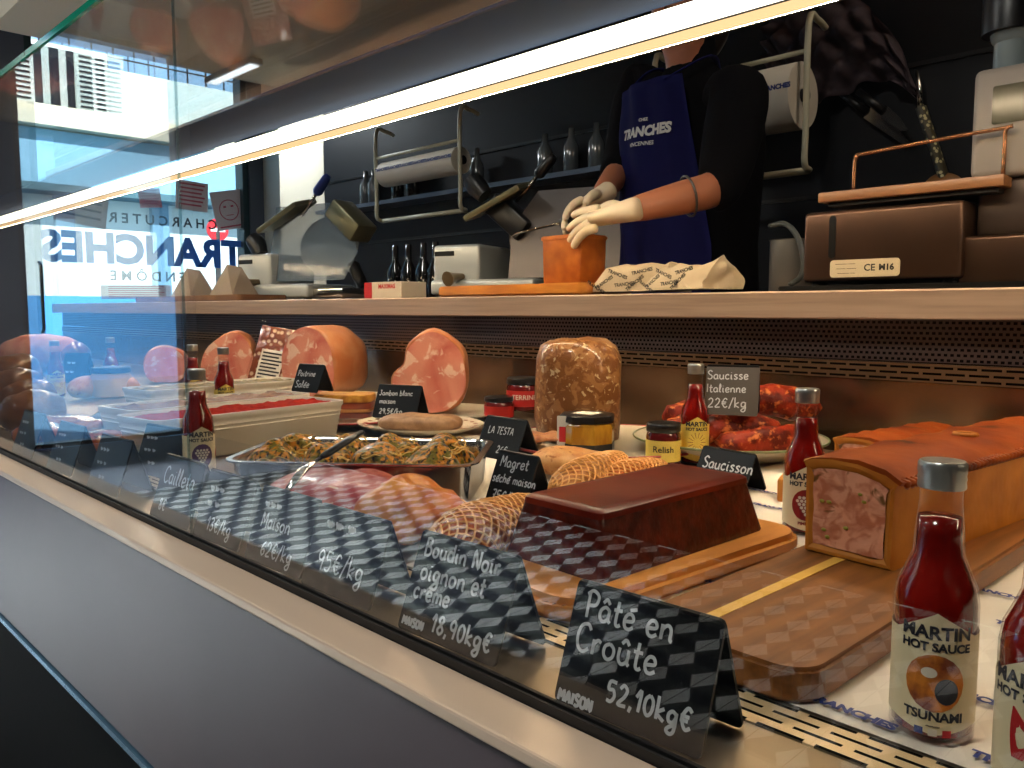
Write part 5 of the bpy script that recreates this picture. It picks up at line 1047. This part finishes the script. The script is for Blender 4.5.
lettering('apron_lettering', [('TRANCHES', .033, 0, 0, .0018, .15), ('VINCENNES', .014, -.005, -.030, .0003, .1), ('CHEZ', .010, .002, .030, .0004, 0)], M['chalk'], ap, fn=onap)
b = B()
for s in (-1, 1): tube(b, smooth([apr(s * .55, 1.52), W(-1.17 + s * .085, 1.83, 1.58), W(-1.17 + s * .05, 1.93, 1.57)], 5), .008, 6, flat=.3)
obj('neck_strap', b, M['apron'], ap, True)
# wrist watch
bp = elL.lerp(wrL, .35); ax = (wrL - elL).normalized(); up = Vector((0, 0, 1)); sd = ax.cross(up).normalized(); u2 = sd.cross(ax)
b = B(); tube(b, [bp + (sd * math.cos(a) + u2 * math.sin(a)) * .044 for a in (k * math.pi / 12 for k in range(25))], .0028, 6); obj('bracelet', b, M['steel_dark'], t, True)
# gloved hands: palm and fingers, each finger its own chain rooted in the palm
def hand(wr, fwd, nor, side, spread, curls, label, thumb=1):
    """wr wrist, fwd along the hand, nor back of the hand outwards, side to the thumb"""
    fwd = fwd.normalized(); side = (side - fwd * side.dot(fwd)).normalized(); nor = fwd.cross(side) if fwd.cross(side).dot(nor) > 0 else side.cross(fwd)
    g = empty('glove'); g.parent = t; g.name = 'glove'
    if label: g['label'] = label
    P_ = lambda f, s_, n_: wr + fwd * f + side * s_ + nor * n_
    skin('cuff_and_palm', [(P_(-.045, 0, 0), (.036, .030)), (P_(-.015, 0, 0), (.033, .028)), (P_(.02, 0, 0), (.036, .022)), (P_(.055, 0, 0), (.042, .019)), (P_(.082, 0, -.002), (.038, .014))], [(0, 1), (1, 2), (2, 3), (3, 4)], M['glove'], g)
    for k, (s_, L_) in enumerate(((.031, .066), (.011, .076), (-.010, .070), (-.030, .055))):
        c = curls[k]; p0 = P_(.058, s_ * .9, 0); p = P_(.086, s_, .001); ch = [(p0, .0125), (p, .0118)]; an = R(c * .25); sp = R(spread * (1.5 - k))
        for q, fr_ in enumerate((.42, .33, .25)):
            an += R(c) * (.35, .45, .3)[q]; d_ = (fwd * math.cos(an) - nor * math.sin(an)); d_ = (d_ * math.cos(sp) + side * math.sin(sp)).normalized(); p = p + d_ * L_ * fr_; ch.append((p, (.0104, .0096, .0078)[q]))
        skin('finger', ch, [(i, i + 1) for i in range(len(ch) - 1)], M['glove'], g)
    ch = [(P_(.012, .018, -.004), .015), (P_(.034, .040, -.010), .0145), (P_(.060, .052, -.020), .0122), (P_(.082, .054, -.030), .0095)]
    skin('thumb', ch, [(0, 1), (1, 2), (2, 3)], M['glove'], g)
TP = Vector((PX, PY, 0))
tgt = at(556, 229, Y=1.40) - TP
hand(wrL, (tgt - wrL), Vector((0, -.8, .6)), Vector((.1, .6, .8)), 12, (22, 26, 30, 34), 'latex glove pressing on top of the crusted block')
tgt = at(566, 216, Y=1.57) - TP
hand(wrR, (tgt - wrR), Vector((-.2, -.3, .9)), Vector((.2, -1, 0)), 3, (30, 34, 38, 42), 'latex glove behind the crusted block')
# knife in the far hand
q = at(572, 222, Y=1.56); k_ = empty('kitchen_knife', q, 0, 'dark-handled knife held by the worker behind the block', 'knife')
b = B(); tube(b, [Vector((.05, .02, .012)), Vector((-.03, -.01, -.002))], [.010, .012], 10); obj('handle', b, M['black'], k_, True)
b = B(); tube(b, [Vector((-.03, -.01, -.002)), Vector((-.14, -.045, -.02)), Vector((-.17, -.05, -.03))], [.014, .013, .002], 8, flat=.12); obj('blade', b, M['chrome'], k_, True)
# ------------------------------------------------------------------ output look
bpy.context.view_layer.update()
def lowest(o):
    z = [ (o.matrix_world @ v.co).z for v in o.data.vertices] if o.type == 'MESH' else []
    return min(z + [lowest(c) for c in o.children] + [99])
for o in list(SC.objects):
    if o.parent is None and o.get('category') and o.name != 'display_counter' and o.get('category') not in ('worktop',):
        z = lowest(o)
        for base in (DZ, SZ):
            if base - .012 < z < base + .0011 and abs(o.matrix_world.translation.z - base) < .15: o.location.z += base + .0012 - z
SC.view_settings.view_transform = 'Standard'; SC.view_settings.look = 'None'; SC.view_settings.gamma = 1; SC.view_settings.use_curve_mapping = False
SC.view_settings.exposure = 0.25
SC.cycles.use_denoising = True; SC.cycles.use_adaptive_sampling = False; SC.cycles.max_bounces = 10; SC.cycles.transparent_max_bounces = 24; SC.cycles.glossy_bounces = 5; SC.cycles.diffuse_bounces = 4
SC.cycles.caustics_reflective = False; SC.cycles.caustics_refractive = False; SC.cycles.sample_clamp_indirect = 6
for o in list(bpy.data.objects):
    if o.type == 'EMPTY' and not o.children: bpy.data.objects.remove(o)
